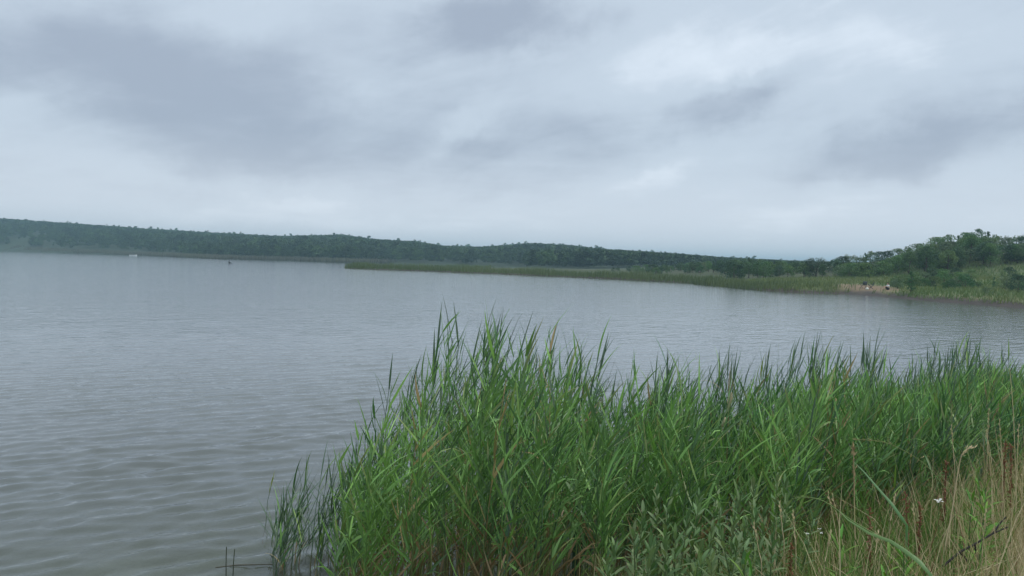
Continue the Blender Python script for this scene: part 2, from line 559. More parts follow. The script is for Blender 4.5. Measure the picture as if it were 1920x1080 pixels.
gl = t.n('ShaderNodeBsdfGlossy'); gl.inputs['Roughness'].default_value = 0.065
gl.inputs['Color'].default_value = (0.97, 0.98, 1, 1)
t.l(bp.outputs[0], gl.inputs['Normal'])
tr = t.n('ShaderNodeBsdfTransparent'); tr.inputs[0].default_value = (0.74, 0.80, 0.74, 1)
df = t.n('ShaderNodeBsdfDiffuse'); df.inputs[0].default_value = (0.165, 0.185, 0.180, 1)
body = t.n('ShaderNodeMixShader')
t.l(at.outputs['Fac'], body.inputs[0]); t.l(tr.outputs[0], body.inputs[1]); t.l(df.outputs[0], body.inputs[2])
fr = t.n('ShaderNodeFresnel'); fr.inputs[0].default_value = 1.333
bp2 = t.n('ShaderNodeBump'); bp2.inputs['Strength'].default_value = 0.16; bp2.inputs['Distance'].default_value = 1.0
t.l(hh, bp2.inputs['Height']); t.l(bp2.outputs[0], fr.inputs['Normal'])
mx = t.n('ShaderNodeMixShader')
t.l(fr.outputs[0], mx.inputs[0]); t.l(body.outputs[0], mx.inputs[1]); t.l(gl.outputs[0], mx.inputs[2])
o = t.n('ShaderNodeOutputMaterial'); t.l(mx.outputs[0], o.inputs[0])
lake = link('lake_water', mesh('lake_water', np.stack([X, Y, Zw], -1), F[keep], mw, Cw, True))
tag(lake, kind='structure')

# ------------------------------------------------------------------ trees
def crown_mesh(name, seed, w_, h_, base, clumps, leaves, size, c_lo, c_hi, shape='round'):
    """foliage of a tree: leaf sprays spread over many uneven clumps"""
    r = np.random.default_rng(seed)
    cen, rad = [], []
    for i in range(clumps):
        u = r.random()
        z = base + (h_ - base) * (0.08 + 0.86 * u)
        if shape == 'round': prof = math.sqrt(max(0.05, 1 - (2 * (u - 0.42)) ** 2 * 0.85))
        elif shape == 'cone': prof = 1.05 - 0.95 * u
        else: prof = math.sqrt(max(0.06, 1 - u ** 2))
        a = r.random() * 2 * PI
        rr = w_ * 0.5 * prof * (0.35 + 0.55 * math.sqrt(r.random()))
        cen.append((rr * math.cos(a), rr * math.sin(a), z))
        rad.append(w_ * (0.12 + 0.12 * r.random()) * (0.6 + 0.5 * prof))
    cen, rad = np.array(cen), np.array(rad)
    k = r.integers(0, clumps, leaves)
    d = unit(r.normal(size=(leaves, 3)))
    p = cen[k] + d * (rad[k] * (0.55 + 0.5 * r.random(leaves)))[:, None] * np.array([1, 1, 0.75])
    p[:, 2] = np.clip(p[:, 2], 0.06 * h_, h_)
    n = unit(d + r.normal(size=(leaves, 3)) * 0.7)
    u = unit(np.cross(n, r.normal(size=(leaves, 3)))); v = np.cross(n, u)
    s_ = size * (0.6 + 0.8 * r.random(leaves))[:, None]
    V = np.stack([p - u * s_, p - v * s_ * 0.5, p + u * s_, p + v * s_ * 0.55], 1)
    F = np.arange(leaves * 4).reshape(-1, 4)
    tint = np.clip(r.random(clumps)[k] * 0.6 + r.random(leaves) * 0.4, 0, 1)[:, None]
    c = np.array(c_lo) * (1 - tint) + np.array(c_hi) * tint
    return V.reshape(-1, 3), F, np.repeat(c, 4, 0), cen

def trunk_geo(g, seed, h_, rad, cen, col=(0.09, 0.075, 0.06), lean=0.05):
    r = np.random.default_rng(seed)
    top = np.array([r.normal() * lean * h_, r.normal() * lean * h_, h_ * 0.75])
    ts = np.linspace(0, 1, 6)
    pts = np.array([top * t_ + np.array([math.sin(t_ * 4 + seed), math.cos(t_ * 3 + seed), 0]) * 0.02 * h_ * t_ for t_ in ts])
    pts[:, 2] -= 0.12 * (1 - ts)
    tube1(g, pts, rad * (1.15 - 0.9 * ts), col, 6)
    for i in r.permutation(len(cen))[:9]:
        t_ = np.clip(cen[i][2] / (h_ * 0.75) - 0.25, 0.15, 0.9)
        a = top * t_
        m_ = (a + cen[i]) / 2 + np.array([0, 0, -0.04 * h_])
        tube1(g, [a, m_, cen[i]], [rad * 0.4, rad * 0.28, rad * 0.1], col, 4)

GREENS = [((0.040, 0.095, 0.040), (0.10, 0.19, 0.07)), ((0.036, 0.08, 0.045), (0.08, 0.155, 0.075)),
          ((0.07, 0.14, 0.05), (0.15, 0.24, 0.085)), ((0.028, 0.062, 0.038), (0.06, 0.115, 0.06)), ((0.085, 0.135, 0.075), (0.16, 0.22, 0.12))]

def tree_variant(seed, w_, h_, base, clumps, leaves, size, gi, shape):
    V, F, c, cen = crown_mesh('crown', seed, w_, h_, base, clumps, leaves, size, *GREENS[gi], shape)
    crown = mesh('crown', V, F, M_TREE, c)
    g = Geo(); trunk_geo(g, seed, h_, 0.028 * h_, cen)
    return crown, g.mesh('trunk', M_BARK, True), h_, w_

BIG = [tree_variant(i + 20, wd, 7, 1.3, 46, 2600, 0.17, gi, sh) for i, (wd, gi, sh) in enumerate(
    [(6.2, 0, 'round'), (5.4, 1, 'round'), (7.0, 3, 'round'), (4.6, 0, 'dome'), (5.0, 2, 'round'), (6.6, 1, 'dome'), (5.6, 4, 'dome'), (6.0, 2, 'dome')])]
BUSH = [tree_variant(i + 40, wd, 2.6, 0.15, 26, 1300, 0.10, gi, 'dome') for i, (wd, gi) in enumerate([(3.2, 0), (3.8, 2), (2.6, 1), (3.0, 2), (3.6, 3), (3.3, 4)])]
SLIM = [tree_variant(i + 60, wd, 5, 0.5, 26, 1100, 0.12, gi, 'cone') for i, (wd, gi) in enumerate([(2.1, 0), (1.8, 1), (2.4, 2)])]
FARV = [tree_variant(i + 80, wd, 12, 2.0, 16, 420, 0.62, gi, sh) for i, (wd, gi, sh) in enumerate(
    [(8, 0, 'round'), (7, 1, 'round'), (9.5, 3, 'dome'), (5.5, 1, 'cone'), (8.5, 0, 'dome')])]

def plant_tree(var, x, y, h_, name, label, cat, group, wide=1.0, rz=None, parts=True):
    crown, trunk, vh, vw = var
    z = hz(x, y)
    o = empty(name, (x, y, z - 0.03), random.random() * 2 * PI if rz is None else rz)
    s_ = h_ / vh
    o.scale = (s_ * wide, s_ * wide, s_)
    link('crown', crown, o)
    link('trunk', trunk, o)
    return tag(o, label, cat, group)

# ---- the wooded right hill
R_PX = np.array([1360, 1480, 1520, 1560, 1600, 1640, 1690, 1720, 1760, 1795, 1815, 1835, 1855, 1880, 1920, 2000, 2080], float)
R_PY = np.array([489, 490, 488, 489, 482, 484, 466, 454, 444, 440, 432, 430, 434, 448, 446, 440, 440], float)
HILL = 'trees on the wooded hill beyond the beach'
tr_ = random.Random(3)
px = 1566.0
while px < 1990:
    Yd = 150 + tr_.uniform(-6, 6) - max(0, px - 1850) * 0.06
    py = np.interp(px, R_PX, R_PY) + tr_.uniform(-2, 4)
    top = at_depth(px, py, Yd)
    h_ = top.z - hz(top.x, top.y)
    h_ = min(max(h_, 2.6), 9.0)
    plant_tree(tr_.choice(BIG if h_ > 4 else SLIM + BUSH), top.x, top.y, h_, 'hill_tree',
               'broadleaf tree on the crest of the wooded hill, outlined against the sky', 'tree', HILL, tr_.uniform(0.85, 1.1))
    px += tr_.uniform(11, 20)
for i in range(120):        # slope below the crest
    px = tr_.uniform(1570, 1990)
    Yd = tr_.uniform(126, 146)
    d = ray(px, 520)
    x = d.x / d.y * Yd
    lim = np.interp(px, R_PX, R_PY)
    z = hz(x, Yd)
    cap = at_depth(px, lim + 10, Yd).z - z
    h_ = min(tr_.uniform(2.2, 5.2), cap)
    if h_ < 1.2: continue
    if px < 1720 and Yd < 126: continue
    big = h_ > 3.0
    plant_tree(tr_.choice((BIG + [BIG[4], BIG[6], BIG[7], BIG[4]]) if big else BUSH + [BUSH[1], BUSH[5]]), x, Yd, h_, 'hill_tree' if big else 'hill_bush',
               'leafy tree on the slope of the wooded hill, below its crest' if big else 'rounded bush among the trees on the slope of the wooded hill',
               'tree' if big else 'bush', HILL if big else 'bushes on the slope of the wooded hill', tr_.uniform(0.9, 1.2))
for i in range(60):         # bushes scattered over the grassy foot of the hill
    px = tr_.uniform(1670, 1960); Yd = tr_.uniform(88, 116)
    if px > 1800: Yd = tr_.uniform(82, 112)
    d = ray(px, 530); x = d.x / d.y * Yd
    if shore_dist([x], [Yd])[0] < 3: continue
    h_ = tr_.uniform(0.6, 2.1)
    plant_tree(tr_.choice(BUSH + SLIM[:1]), x, Yd, h_, 'bank_bush', 'low bush scattered on the grassy foot of the wooded hill', 'bush',
               'bushes on the grass between beach and hill', tr_.uniform(0.8, 1.1))
p = on_ground(1707, 551)
plant_tree(SLIM[0], p.x, p.y, 2.6, 'pointed_shrub', 'slim pointed green shrub standing alone to the right of the sitter on the sand', 'shrub', None)
p = on_ground(1735, 541)
plant_tree(BUSH[0], p.x, p.y, 1.5, 'dark_bush', 'small round dark bush on grass beside the slim pointed shrub', 'bush', None, 0.8)

# ---- scrub trees on the low tongue of land behind the reeds
for i in range(240):
    px = 1090 + 500 * tr_.random() ** 0.8
    Yd = tr_.uniform(135, 235) if px > 1350 else tr_.uniform(185, 270)
    d = ray(px, 500); x = d.x / d.y * Yd
    if shore_dist([x], [Yd])[0] < 9: continue
    topl = np.interp(px, [1090, 1200, 1280, 1400, 1480, 1560, 1600], [506, 497, 490, 484, 489, 490, 490]) + abs(tr_.gauss(0, 6))
    h_ = at_depth(px, topl, Yd).z - hz(x, Yd)
    if h_ < 0.9: continue
    h_ = min(h_, 5.0)
    v = tr_.choice(BIG[:5] + SLIM + BUSH) if h_ > 2.4 else tr_.choice(BUSH)
    plant_tree(v, x, Yd, h_, 'scrub_tree' if h_ > 2.4 else 'scrub_bush',
               'young scrub tree on low ground behind the far reed fringe' if h_ > 2.4 else 'low scrub bush on flat ground behind the far reed fringe',
               'tree' if h_ > 2.4 else 'bush', 'scrub trees behind the reeds' if h_ > 2.4 else 'scrub bushes behind the reeds', tr_.uniform(0.8, 1.15))
p = on_plane(1530, 518, 1.0)
d = ray(1530, 500); plant_tree(BIG[2], d.x / d.y * 140, 140, 3.4, 'dark_round_tree', 'very dark wide round tree standing alone among paler scrub', 'tree', None, 1.35)
d = ray(1404, 482); tp = at_depth(1404, 481, 190)
plant_tree(SLIM[1], tp.x, 190, tp.z - hz(tp.x, 190), 'tall_scrub_tree', 'tall slim tree sticking up above the scrub behind the reeds', 'tree', None, 1.4)

# ---- far woods: single trees along the skyline, the mass below as one wood
px = -30.0
while px < 1500:
    Yd = float(far_y(px)) + tr_.uniform(-15, 15)
    up = np.interp(px, FAR_PX, FAR_UP) + tr_.gauss(0.6, 1.5)
    d = ray(px, 480); x = d.x / d.y * Yd
    h_ = EYE + up * Yd / FPX - hz(x, Yd)
    plant_tree(tr_.choice(FARV), x, Yd, min(max(h_, 6), 18), 'ridge_tree', 'tree on the long ridge across the lake, its crown breaking the skyline',
               'tree', 'trees along the far skyline', tr_.uniform(0.7, 1.3))
    px += tr_.uniform(5, 15)
g = Geo()
fv = []
for (crown, trunk, vh, vw) in FARV:
    n_ = len(crown.vertices)
    co = np.empty(n_ * 3, np.float32); crown.vertices.foreach_get('co', co)
    cc = np.empty(n_ * 4, np.float32); crown.attributes['col'].data.foreach_get('color', cc)
    fv.append((co.reshape(-1, 3), cc.reshape(-1, 4)[:, :3], np.arange(n_).reshape(-1, 4)))
fr_ = np.random.default_rng(8)
Npts = 5800
pxs = fr_.uniform(-120, 1620, Npts)
near_y = np.interp(pxs, [-120, 0, 300, 520, 640, 700, 1620], [600, 600, 500, 440, 430, 340, 320])
Ys = near_y + (far_y(pxs) - near_y) * fr_.random(Npts) ** 1.25
Xs = (pxs - 960) / FPX * Ys
sd = shore_dist(Xs, Ys); hs = height(Xs, Ys)
for x, y, s_, z in zip(Xs, Ys, sd, hs):
    if s_ < 9: continue
    co, cc, f = fv[fr_.integers(0, 5)]
    k = fr_.uniform(0.72, 1.0) * (1 if s_ > 40 else 0.75)
    up = np.interp(960 + FPX * x / y, FAR_PX, FAR_UP)
    k = max(0.28, min(k, (EYE + (up - 1.0) * y / FPX - z) / 12.0))
    a = fr_.random() * 2 * PI
    kw = max(k, 0.55)
    ca, sa = math.cos(a) * kw * 1.15, math.sin(a) * kw * 1.15
    V = np.stack([co[:, 0] * ca - co[:, 1] * sa + x, co[:, 0] * sa + co[:, 1] * ca + y, co[:, 2] * k + z - 0.2], -1)
    g.add(V, f, cc * fr_.uniform(0.75, 1.25))
wood = link('far_wood', g.mesh('far_wood', M_TREE))
tag(wood, 'dense green wood covering the long low hill across the lake', 'wood', kind='stuff')

# ------------------------------------------------------------------ distant reeds and bank grass
def path_points(pts, step):
    pts = np.array(pts, float); out = []
    for a, b in zip(pts[:-1], pts[1:]):
        n_ = max(1, int(np.linalg.norm(b - a) / step))
        for i in range(n_): out.append(a + (b - a) * i / n_)
    return np.array(out)
def idx_of(pt): return int(np.argmin(((SH - np.array(pt)) ** 2).sum(1)))
i_a, i_b, i_tip = idx_of(P2(1920, 577)), idx_of(P2(1580, 550.5)), idx_of(P2(668, 500.5))
g = Geo()
rr = np.random.default_rng(21)
base = path_points(SH[i_b:i_tip + 3], 0.11)
n_ = len(base)
base = np.repeat(base, 9, 0)
off = rr.normal(size=(len(base), 2)) * 1.2
P = base + off * (0.5 + vnoise(base[:, 0], base[:, 1], 9, 61))[:, None] * 1.2 + np.array([0.0, 5.0]) * rr.random((len(base), 1)) ** 1.3 * 2.4
sd = shore_dist(P[:, 0], P[:, 1])
P = P[(sd > -1.2)]
N = len(P)
zz = height(P[:, 0], P[:, 1])
hgt = rr.uniform(0.7, 1.6, N) * (0.55 + 0.8 * vnoise(P[:, 0], P[:, 1], 6, 2))
near_beach = sstep(135, 105, P[:, 1])
hgt *= 1 - 0.25 * near_beach
cvar = vnoise(P[:, 0], P[:, 1], 11, 4)[:, None] * 0.6 + rr.random((N, 1)) * 0.4
cr = np.array([0.10, 0.14, 0.055]) * (1 - cvar) + np.array([0.20, 0.23, 0.10]) * cvar
D = np.stack([rr.normal(size=N) * 0.12 + 0.08, rr.normal(size=N) * 0.12, np.ones(N)], -1)
g.add(*blades(np.column_stack([P, zz - 0.05]), D, hgt, rr.uniform(0.07, 0.14, N), 0.25, 0.15, 2, cr * 0.85, cr))
fr1 = link('reed_fringe', g.mesh('reed_fringe', M_LEAF))
tag(fr1, 'pale green reed fringe along the low tongue of land', 'reeds', kind='stuff')
g = Geo()
i_c, i_d = idx_of((-70, 440)), idx_of(P2(-120, 467.5))
base = np.repeat(path_points(SH[i_c:i_d + 1], 0.35), 8, 0)
P = base + rr.normal(size=base.shape) * 2.0 + np.array([0.0, 8.0]) * rr.random((len(base), 1))
N = len(P); zz = np.maximum(height(P[:, 0], P[:, 1]), -0.1)
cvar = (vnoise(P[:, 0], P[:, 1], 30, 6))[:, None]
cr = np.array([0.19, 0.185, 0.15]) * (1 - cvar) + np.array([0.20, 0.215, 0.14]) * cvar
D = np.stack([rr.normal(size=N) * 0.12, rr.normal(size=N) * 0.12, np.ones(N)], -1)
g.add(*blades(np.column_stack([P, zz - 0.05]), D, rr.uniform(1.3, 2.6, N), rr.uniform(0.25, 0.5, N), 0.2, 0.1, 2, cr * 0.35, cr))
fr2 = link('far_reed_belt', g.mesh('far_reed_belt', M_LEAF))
tag(fr2, 'grey-green reed belt at the foot of the far wood', 'reeds', kind='stuff')

# meadow grass on the right bank
g = Geo()
N = 42000
px_ = rr.uniform(1400, 1990, N); Yd = rr.uniform(72, 135, N)
Xm = (px_ - 960) / FPX * Yd
sd = shore_dist(Xm, Yd)
sandk = np.exp(-(((Xm - b0.x) / 4.2) ** 2 + ((Yd - b0.y - 1) / 9.0) ** 2) ** 2)
sandk2 = 0.4 * np.exp(-((Xm - b1.x) / 8.0) ** 2 - ((Yd - b1.y) / 6.0) ** 2)
ok = (sd > 0.3) & (rr.random(N) > sandk * 1.15) & (rr.random(N) > sandk2) & (rr.random(N) < 0.25 + 1.1 * vnoise(Xm, Yd, 4, 8))
Xm, Yd, sd = Xm[ok], Yd[ok], sd[ok]
N = len(Xm)
zz = height(Xm, Yd)
cvar = np.clip(vnoise(Xm, Yd, 8, 12) * 1.2 - 0.1 + rr.normal(size=N) * 0.15, 0, 1)[:, None]
cr = np.array([0.105, 0.18, 0.06]) * (1 - cvar) + np.array([0.185, 0.215, 0.085]) * cvar
D = np.stack([rr.normal(size=N) * 0.35 + 0.1, rr.normal(size=N) * 0.35, np.ones(N)], -1)
g.add(*blades(np.column_stack([Xm, Yd, zz - 0.03]), D, rr.uniform(0.25, 0.75, N), rr.uniform(0.06, 0.14, N), 0.5, 0.2, 2, cr * 0.9, cr))
tag(link('bank_grass', g.mesh('bank_grass', M_LEAF)), 'rough meadow grass on the bank between beach and hill', 'grass', kind='stuff')

# ------------------------------------------------------------------ the near reed bed
TALL_PX = np.array([440, 490, 560, 600, 650, 690, 720, 750, 790, 820, 860, 910, 950, 1000, 1080, 1110, 1160, 1220, 1270, 1330, 1400, 1480, 1560, 1625, 1660, 1700, 1785, 1830, 1920, 2050], float)
TALL_PY = np.array([960, 920, 885, 870, 800, 755, 665, 650, 690, 585, 590, 568, 635, 605, 622, 690, 690, 655, 660, 650, 675, 640, 645, 632, 705, 670, 628, 640, 655, 650], float)
BODY_PX = TALL_PX
BODY_PY = np.interp(TALL_PX, TALL_PX, np.convolve(np.pad(TALL_PY, 1, 'edge'), [0.3, 0.4, 0.3], 'valid')) + 56
NEAR = np.array([(-4.5, 5.2), (-2.2, 6.1), (-0.6, 6.9), (1.2, 7.4), (3.2, 8.6), (5.5, 10.4), (8.5, 13.2), (12.5, 17.5), (18, 24), (26, 33)])
seg = np.linalg.norm(np.diff(NEAR, axis=0), axis=1); cum = np.concatenate([[0], np.cumsum(seg)])
def shore_at(s_):
    return np.stack([np.interp(s_, cum, NEAR[:, 0]), np.interp(s_, cum, NEAR[:, 1])], -1)
def reed_spots(n_, rg, lo=3.15, hi=22.0, out_lo=-2.1, out_hi=2.2):
    s_ = lo + (hi - lo) * rg.random(n_) ** 0.95
    p = shore_at(s_); q = shore_at(s_ + 0.05); tdir = unit(q - p)
    nrm = np.stack([-tdir[:, 1], tdir[:, 0]], -1)              # towards the lake
    wid = np.interp(s_, [3.1, 4.2, 5.5, 9, 18], [0.5, 0.85, 1.0, 0.95, 0.9])
    neg = np.interp(s_, [3.1, 4.3, 5.5, 7, 18], [0.5, 0.95, 0.85, 0.62, 0.6])
    u = out_lo + (out_hi - out_lo) * rg.random(n_)
    u = np.where(u > 0, u * wid, u * neg)
    return p + nrm * u[:, None], u, s_
def px_of(P):
    """column of a spot in the photograph and pixels per metre there"""
    return 960 + FPX * P[:, 0] / P[:, 1] , FPX / P[:, 1]
HOR = lambda px: 464.5 + 0.027 * px
def reed_top(P, env_px, env_py):
    px, k = px_of(P)
    return EYE - (np.interp(px, env_px, env_py) - HOR(px)) / k

G_LO = np.array([0.052, 0.138, 0.043]); G_HI = np.array([0.215, 0.375, 0.098]); G_BLUE = np.array([0.090, 0.150, 0.090])
TAN = np.array([0.30, 0.22, 0.115]); DEAD = np.array([0.22, 0.14, 0.075])

rg = np.random.default_rng(31)
N = 5100
P, u, s_ = reed_spots(N, rg)
zg = height(P[:, 0], P[:, 1])
ztop = reed_top(P, BODY_PX, BODY_PY) + rg.normal(size=N) * 0.13
hh = np.clip(ztop - zg, 0.35, 2.5) * (1.02 - 0.42 * rg.random(N) ** 1.3)
clump = vnoise(P[:, 0], P[:, 1], 0.42, 33)
hh *= 0.82 + 0.26 * clump
ok = (rg.random(N) < (0.15 + 1.25 * clump) * np.interp(px_of(P)[0], [640, 780], [0.4, 1.0])) & (hh > 0.4) & (px_of(P)[0] > 632 + rg.normal(size=N) * 14)
P, zg, hh = P[ok], zg[ok], hh[ok]; N = len(P)
lean = np.stack([0.055 + rg.normal(size=N) * 0.075, rg.normal(size=N) * 0.07], -1)
K = 5
ts = np.linspace(0, 1, K)
CL = np.zeros((N, K, 3))
CL[:, :, :2] = P[:, None, :] + lean[:, None, :] * (ts ** 1.6)[None, :, None] * hh[:, None, None]
CL[:, :, 2] = zg[:, None] - 0.08 + ts[None, :] * hh[:, None]
tint = np.clip(vnoise(P[:, 0], P[:, 1], 1.1, 15) * 0.8 + rg.normal(size=N) * 0.22, 0, 1)[:, None]
gcol = G_LO * (1 - tint) + G_HI * tint
bl = rg.random((N, 1)) * 0.7 * (rg.random((N, 1)) < 0.4)
gcol = gcol * (1 - bl) + G_BLUE * bl
gcol = np.where(rg.random((N, 1)) < 0.032, TAN * rg.uniform(0.6, 1.3, (N, 1)), gcol)
cs = np.zeros((N, K, 3))
for k in range(K):
    f = np.clip((ts[k] - 0.15) / 0.25, 0, 1)
    cs[:, k] = TAN * (0.6 + 0.4 * rg.random((N, 1))) * (1 - f) + gcol * f
g = Geo()
g.add(*tubes(CL, cs, 0.0056 * (1.1 - 0.7 * ts)[None, :] * np.ones((N, 1)), 3))
NL = 13
for j in range(NL):
    t_ = np.clip(0.18 + 0.80 * (j + rg.random(N)) / NL, 0, 0.995)
    pos = np.stack([np.array([np.interp(t_[i], ts, CL[i, :, c]) for i in range(N)]) for c in range(3)], -1)
    az = rg.normal(size=N) * 0.85 + (rg.random(N) < 0.38) * PI
    up = np.where(t_ > 0.85, 2.6, 1.45) * rg.uniform(0.6, 1.5, N)
    D = np.stack([np.cos(az) + 0.15, np.sin(az), up], -1)
    L = rg.uniform(0.20, 0.46, N) * np.where(t_ > 0.85, 0.8, 1)
    W = rg.uniform(0.008, 0.023, N)
    dead = (rg.random(N) < np.where(t_ < 0.35, 0.5, 0.006))[:, None]
    c0 = np.where(dead, DEAD * rg.uniform(0.6, 1.3, (N, 1)), gcol * rg.uniform(0.65, 1.35, (N, 1)))
    tipy = (rg.random((N, 1)) < 0.14)
    c1 = np.where(dead, TAN * rg.uniform(0.6, 1.1, (N, 1)), np.where(tipy, np.array([0.26, 0.25, 0.10]), c0 * np.array([1.1, 1.08, 1.0])))
    dr = np.where(t_ > 0.8, rg.uniform(0.0, 0.4, N), np.where(rg.random(N) < 0.30, rg.uniform(0.9, 3.2, N), rg.uniform(0.0, 0.7, N)))
    g.add(*blades(pos, D, L, W, dr, rg.uniform(-0.05, 0.35, N), 4, c0, c1, rng=rg))
bed = link('reed_bed', g.mesh('reed_bed', M_LEAF))
tag(bed, 'dense green reed bed along the near shore', 'reeds', kind='stuff')

# ---- single reeds: stem and leaves as parts, shared meshes
def leaf_mesh(seed, L, W, bend, c0, c1, segs=6):
    r = np.random.default_rng(seed)
    p = np.zeros(3); a = 0.0
    V, F, Cc = [], [], []
    for k in range(segs + 1):
        t_ = k / segs
        wd = W * (0.5 + 0.5 * min(1, t_ * 4)) * (1 - max(0, (t_ - 0.25) / 0.75) ** 1.3) * 0.5
        tw = 0.5 * t_ * (r.random() - 0.5)
        d = np.array([math.sin(a), 0, math.cos(a)])
        nrm = np.array([math.cos(a), 0, -math.sin(a)])
        sd_ = np.array([0, math.cos(tw), 0]) + nrm * math.sin(tw)
        V += [p - sd_ * wd, p + nrm * wd * 0.35, p + sd_ * wd]        # keeled blade
        c = np.array(c0) * (1 - t_) + np.array(c1) * t_
        Cc += [c, c * 1.12, c]
        p = p + d * L / segs
        a += bend / segs * (0.5 + t_)
    for k in range(segs):
        b_ = 3 * k
        F += [(b_, b_ + 1, b_ + 4, b_ + 3), (b_ + 1, b_ + 2, b_ + 5, b_ + 4)]
    return mesh('leaf', V, np.array(F), M_LEAF, np.array(Cc), True)
def stem_mesh(seed, c_base, c_top, K=7, r0=0.0052):
    r = np.random.default_rng(seed)
    ts = np.linspace(0, 1, K)
    pts = np.stack([0.09 * ts ** 1.7 + 0.008 * r.normal(size=K) * (ts > 0) * (ts < 1), 0.008 * r.normal(size=K) * (ts > 0), ts], -1)
    f = np.clip((ts - 0.12) / 0.22, 0, 1)[:, None]
    g = Geo(); tube1(g, pts, r0 * (1.1 - 0.75 * ts), np.array(c_base) * (1 - f) + np.array(c_top) * f, 5)
    return g.mesh('stem', M_STEM, True), pts
LEAVES, STEMS = [], []
for i in range(12):
    tcol = (G_LO * 1.0, G_BLUE, G_HI * 0.9, G_BLUE * 0.85)[i % 4]
    LEAVES.append(leaf_mesh(i, 0.52, 0.026, (0.08, 0.3, 0.6, 0.15, 0.9, 0.05)[i % 6], tcol * 0.9, tcol * 1.1))
BLADE_TAN = [leaf_mesh(50 + i, 0.45, 0.018, (0.6, 1.4, 2.2)[i], TAN, TAN * 1.2) for i in range(3)]
BLADE_YEL = [leaf_mesh(60 + i, 0.42, 0.024, (0.2, 0.7)[i], (0.26, 0.34, 0.06), (0.36, 0.40, 0.09)) for i in range(2)]
for i in range(5):
    STEMS.append(stem_mesh(i, TAN * (0.7 + 0.15 * i), (G_LO + G_BLUE) * 0.5))
ORD = [0]
def make_reed(x, y, h_, label, group=None, name='reed', nl=11, leaves=None, lo=0.22, tuft=False, lean=None, seed=None, spread=1.0, z=None):
    r = random.Random(1000 + ORD[0] if seed is None else seed); ORD[0] += 1
    z = hz(x, y) if z is None else z
    o = empty(name, (x, y, z - 0.06))
    lx = r.gauss(0.04, 0.07) if lean is None else lean
    o.rotation_euler = (r.gauss(0, 0.04), lx, 0)
    stem, pts = STEMS[r.randrange(5)]
    link('stem', stem, o, Matrix.Diagonal((h_, h_, h_, 1)) if False else Matrix.Diagonal((1 + 0.6 * (h_ - 1), 1, h_, 1)))
    pool = leaves or LEAVES
    for j in range(nl):
        t_ = lo + (0.985 - lo) * (j + r.random() * 0.7) / nl
        if j == nl - 1: t_ = 0.97
        k = (1 + 0.6 * (h_ - 1))
        pos = Vector((np.interp(t_, pts[:, 2], pts[:, 0]) * k, np.interp(t_, pts[:, 2], pts[:, 1]), t_ * h_))
        az = r.gauss(0.0, 0.7) + (PI * 0.85 if (j % 2 and r.random() < 0.45) else 0)
        tilt = (r.uniform(0.02, 0.3) if tuft or t_ > 0.93 else r.uniform(0.12, 0.5) if t_ > 0.8 else r.uniform(0.25, 0.8)) * spread
        sc = r.uniform(0.5, 1.0) * (0.7 + 0.35 * min(1.3, h_ / 1.6))
        if tuft: sc *= 0.55
        M = Matrix.Translation(pos) @ Matrix.Rotation(az, 4, 'Z') @ Matrix.Rotation(tilt, 4, 'Y') @ Matrix.Diagonal((sc, sc * r.uniform(0.7, 1.2), sc, 1))
        link('leaf', r.choice(pool), o, M)
    return tag(o, label, 'reed', group)

rg = np.random.default_rng(57)
# tall ones rising over the bed
cnt = 0
for i in range(900):
    if cnt >= 150: break
    P, u, s_ = reed_spots(1, rg, 3.4, 18, 0.4, 2.2)
    px, k = px_of(P); px = px[0]
    if not 690 < px < 1960: continue
    zt = reed_top(P, TALL_PX, TALL_PY)[0] - abs(rg.normal()) * 0.14
    zg = hz(*P[0]); h_ = zt - zg
    if h_ < 0.7: continue
    h_ = min(h_, 2.75)
    lab, grp = (('tall reed above the bed beside the sparse reeds in open water', 'tall reeds at the open-water end') if px < 880 else
                ('tall reed above the bed between its highest tuft and the cream seed heads', 'tall reeds in the middle of the bed') if px < 1330 else
                ('tall reed above the bed among the broad cattail blades', 'tall reeds among the cattails') if px < 1760 else
                ('tall reed above the bed behind the straw-coloured bank grass', 'tall reeds behind the dry grass'))
    make_reed(P[0][0], P[0][1], h_ - 0.15, lab, grp, nl=10, lo=0.45)
    cnt += 1
# the highest tufts, on the lake side of the bed
SG = np.linspace(3.3, 19, 400)
PG = shore_at(SG); TG = unit(shore_at(SG + 0.05) - PG)
PG = PG + np.stack([-TG[:, 1], TG[:, 0]], -1) * 1.55
PXG = 960 + FPX * PG[:, 0] / PG[:, 1]
tuft_r = random.Random(44)
for (px, py) in [(728, 668), (742, 655), (752, 690), (815, 585), (826, 600), (838, 640), (880, 625), (897, 600), (908, 568), (918, 592), (930, 640), (985, 615), (998, 630), (1060, 628), (1075, 650), (1215, 660), (1228, 685),
                 (1335, 655), (1478, 640), (1560, 648), (1615, 640), (1628, 632), (1640, 655), (1782, 630), (1795, 645), (1842, 640)]:
    q = PG[np.argmin(np.abs(PXG - px))]
    zt = EYE - (py - HOR(px)) * q[1] / FPX
    make_reed(q[0] - 0.05, q[1] + tuft_r.uniform(-0.25, 0.25), zt - hz(*q) - 0.22, 'long-leaved reed in one of the highest tufts of the bed, its leaves spread wide', 'highest tufts of the reed bed', nl=9, lo=0.55, lean=tuft_r.uniform(-0.02, 0.05), spread=0.85)
# front rank, seen from root to tip
cnt = 0
for i in range(500):
    if cnt >= 66: break
    P, u, s_ = reed_spots(1, rg, 3.9, 11, -2.2, -0.8)
    zt = reed_top(P, BODY_PX, BODY_PY)[0] - rg.uniform(0.05, 0.7)
    h_ = min(zt - hz(*P[0]), 1.9)
    if h_ < 0.7: continue
    make_reed(P[0][0], P[0][1], h_, 'green reed in the front rank of the bed, tan at its foot', 'front reeds of the near bed', nl=10, lo=0.25)
    cnt += 1
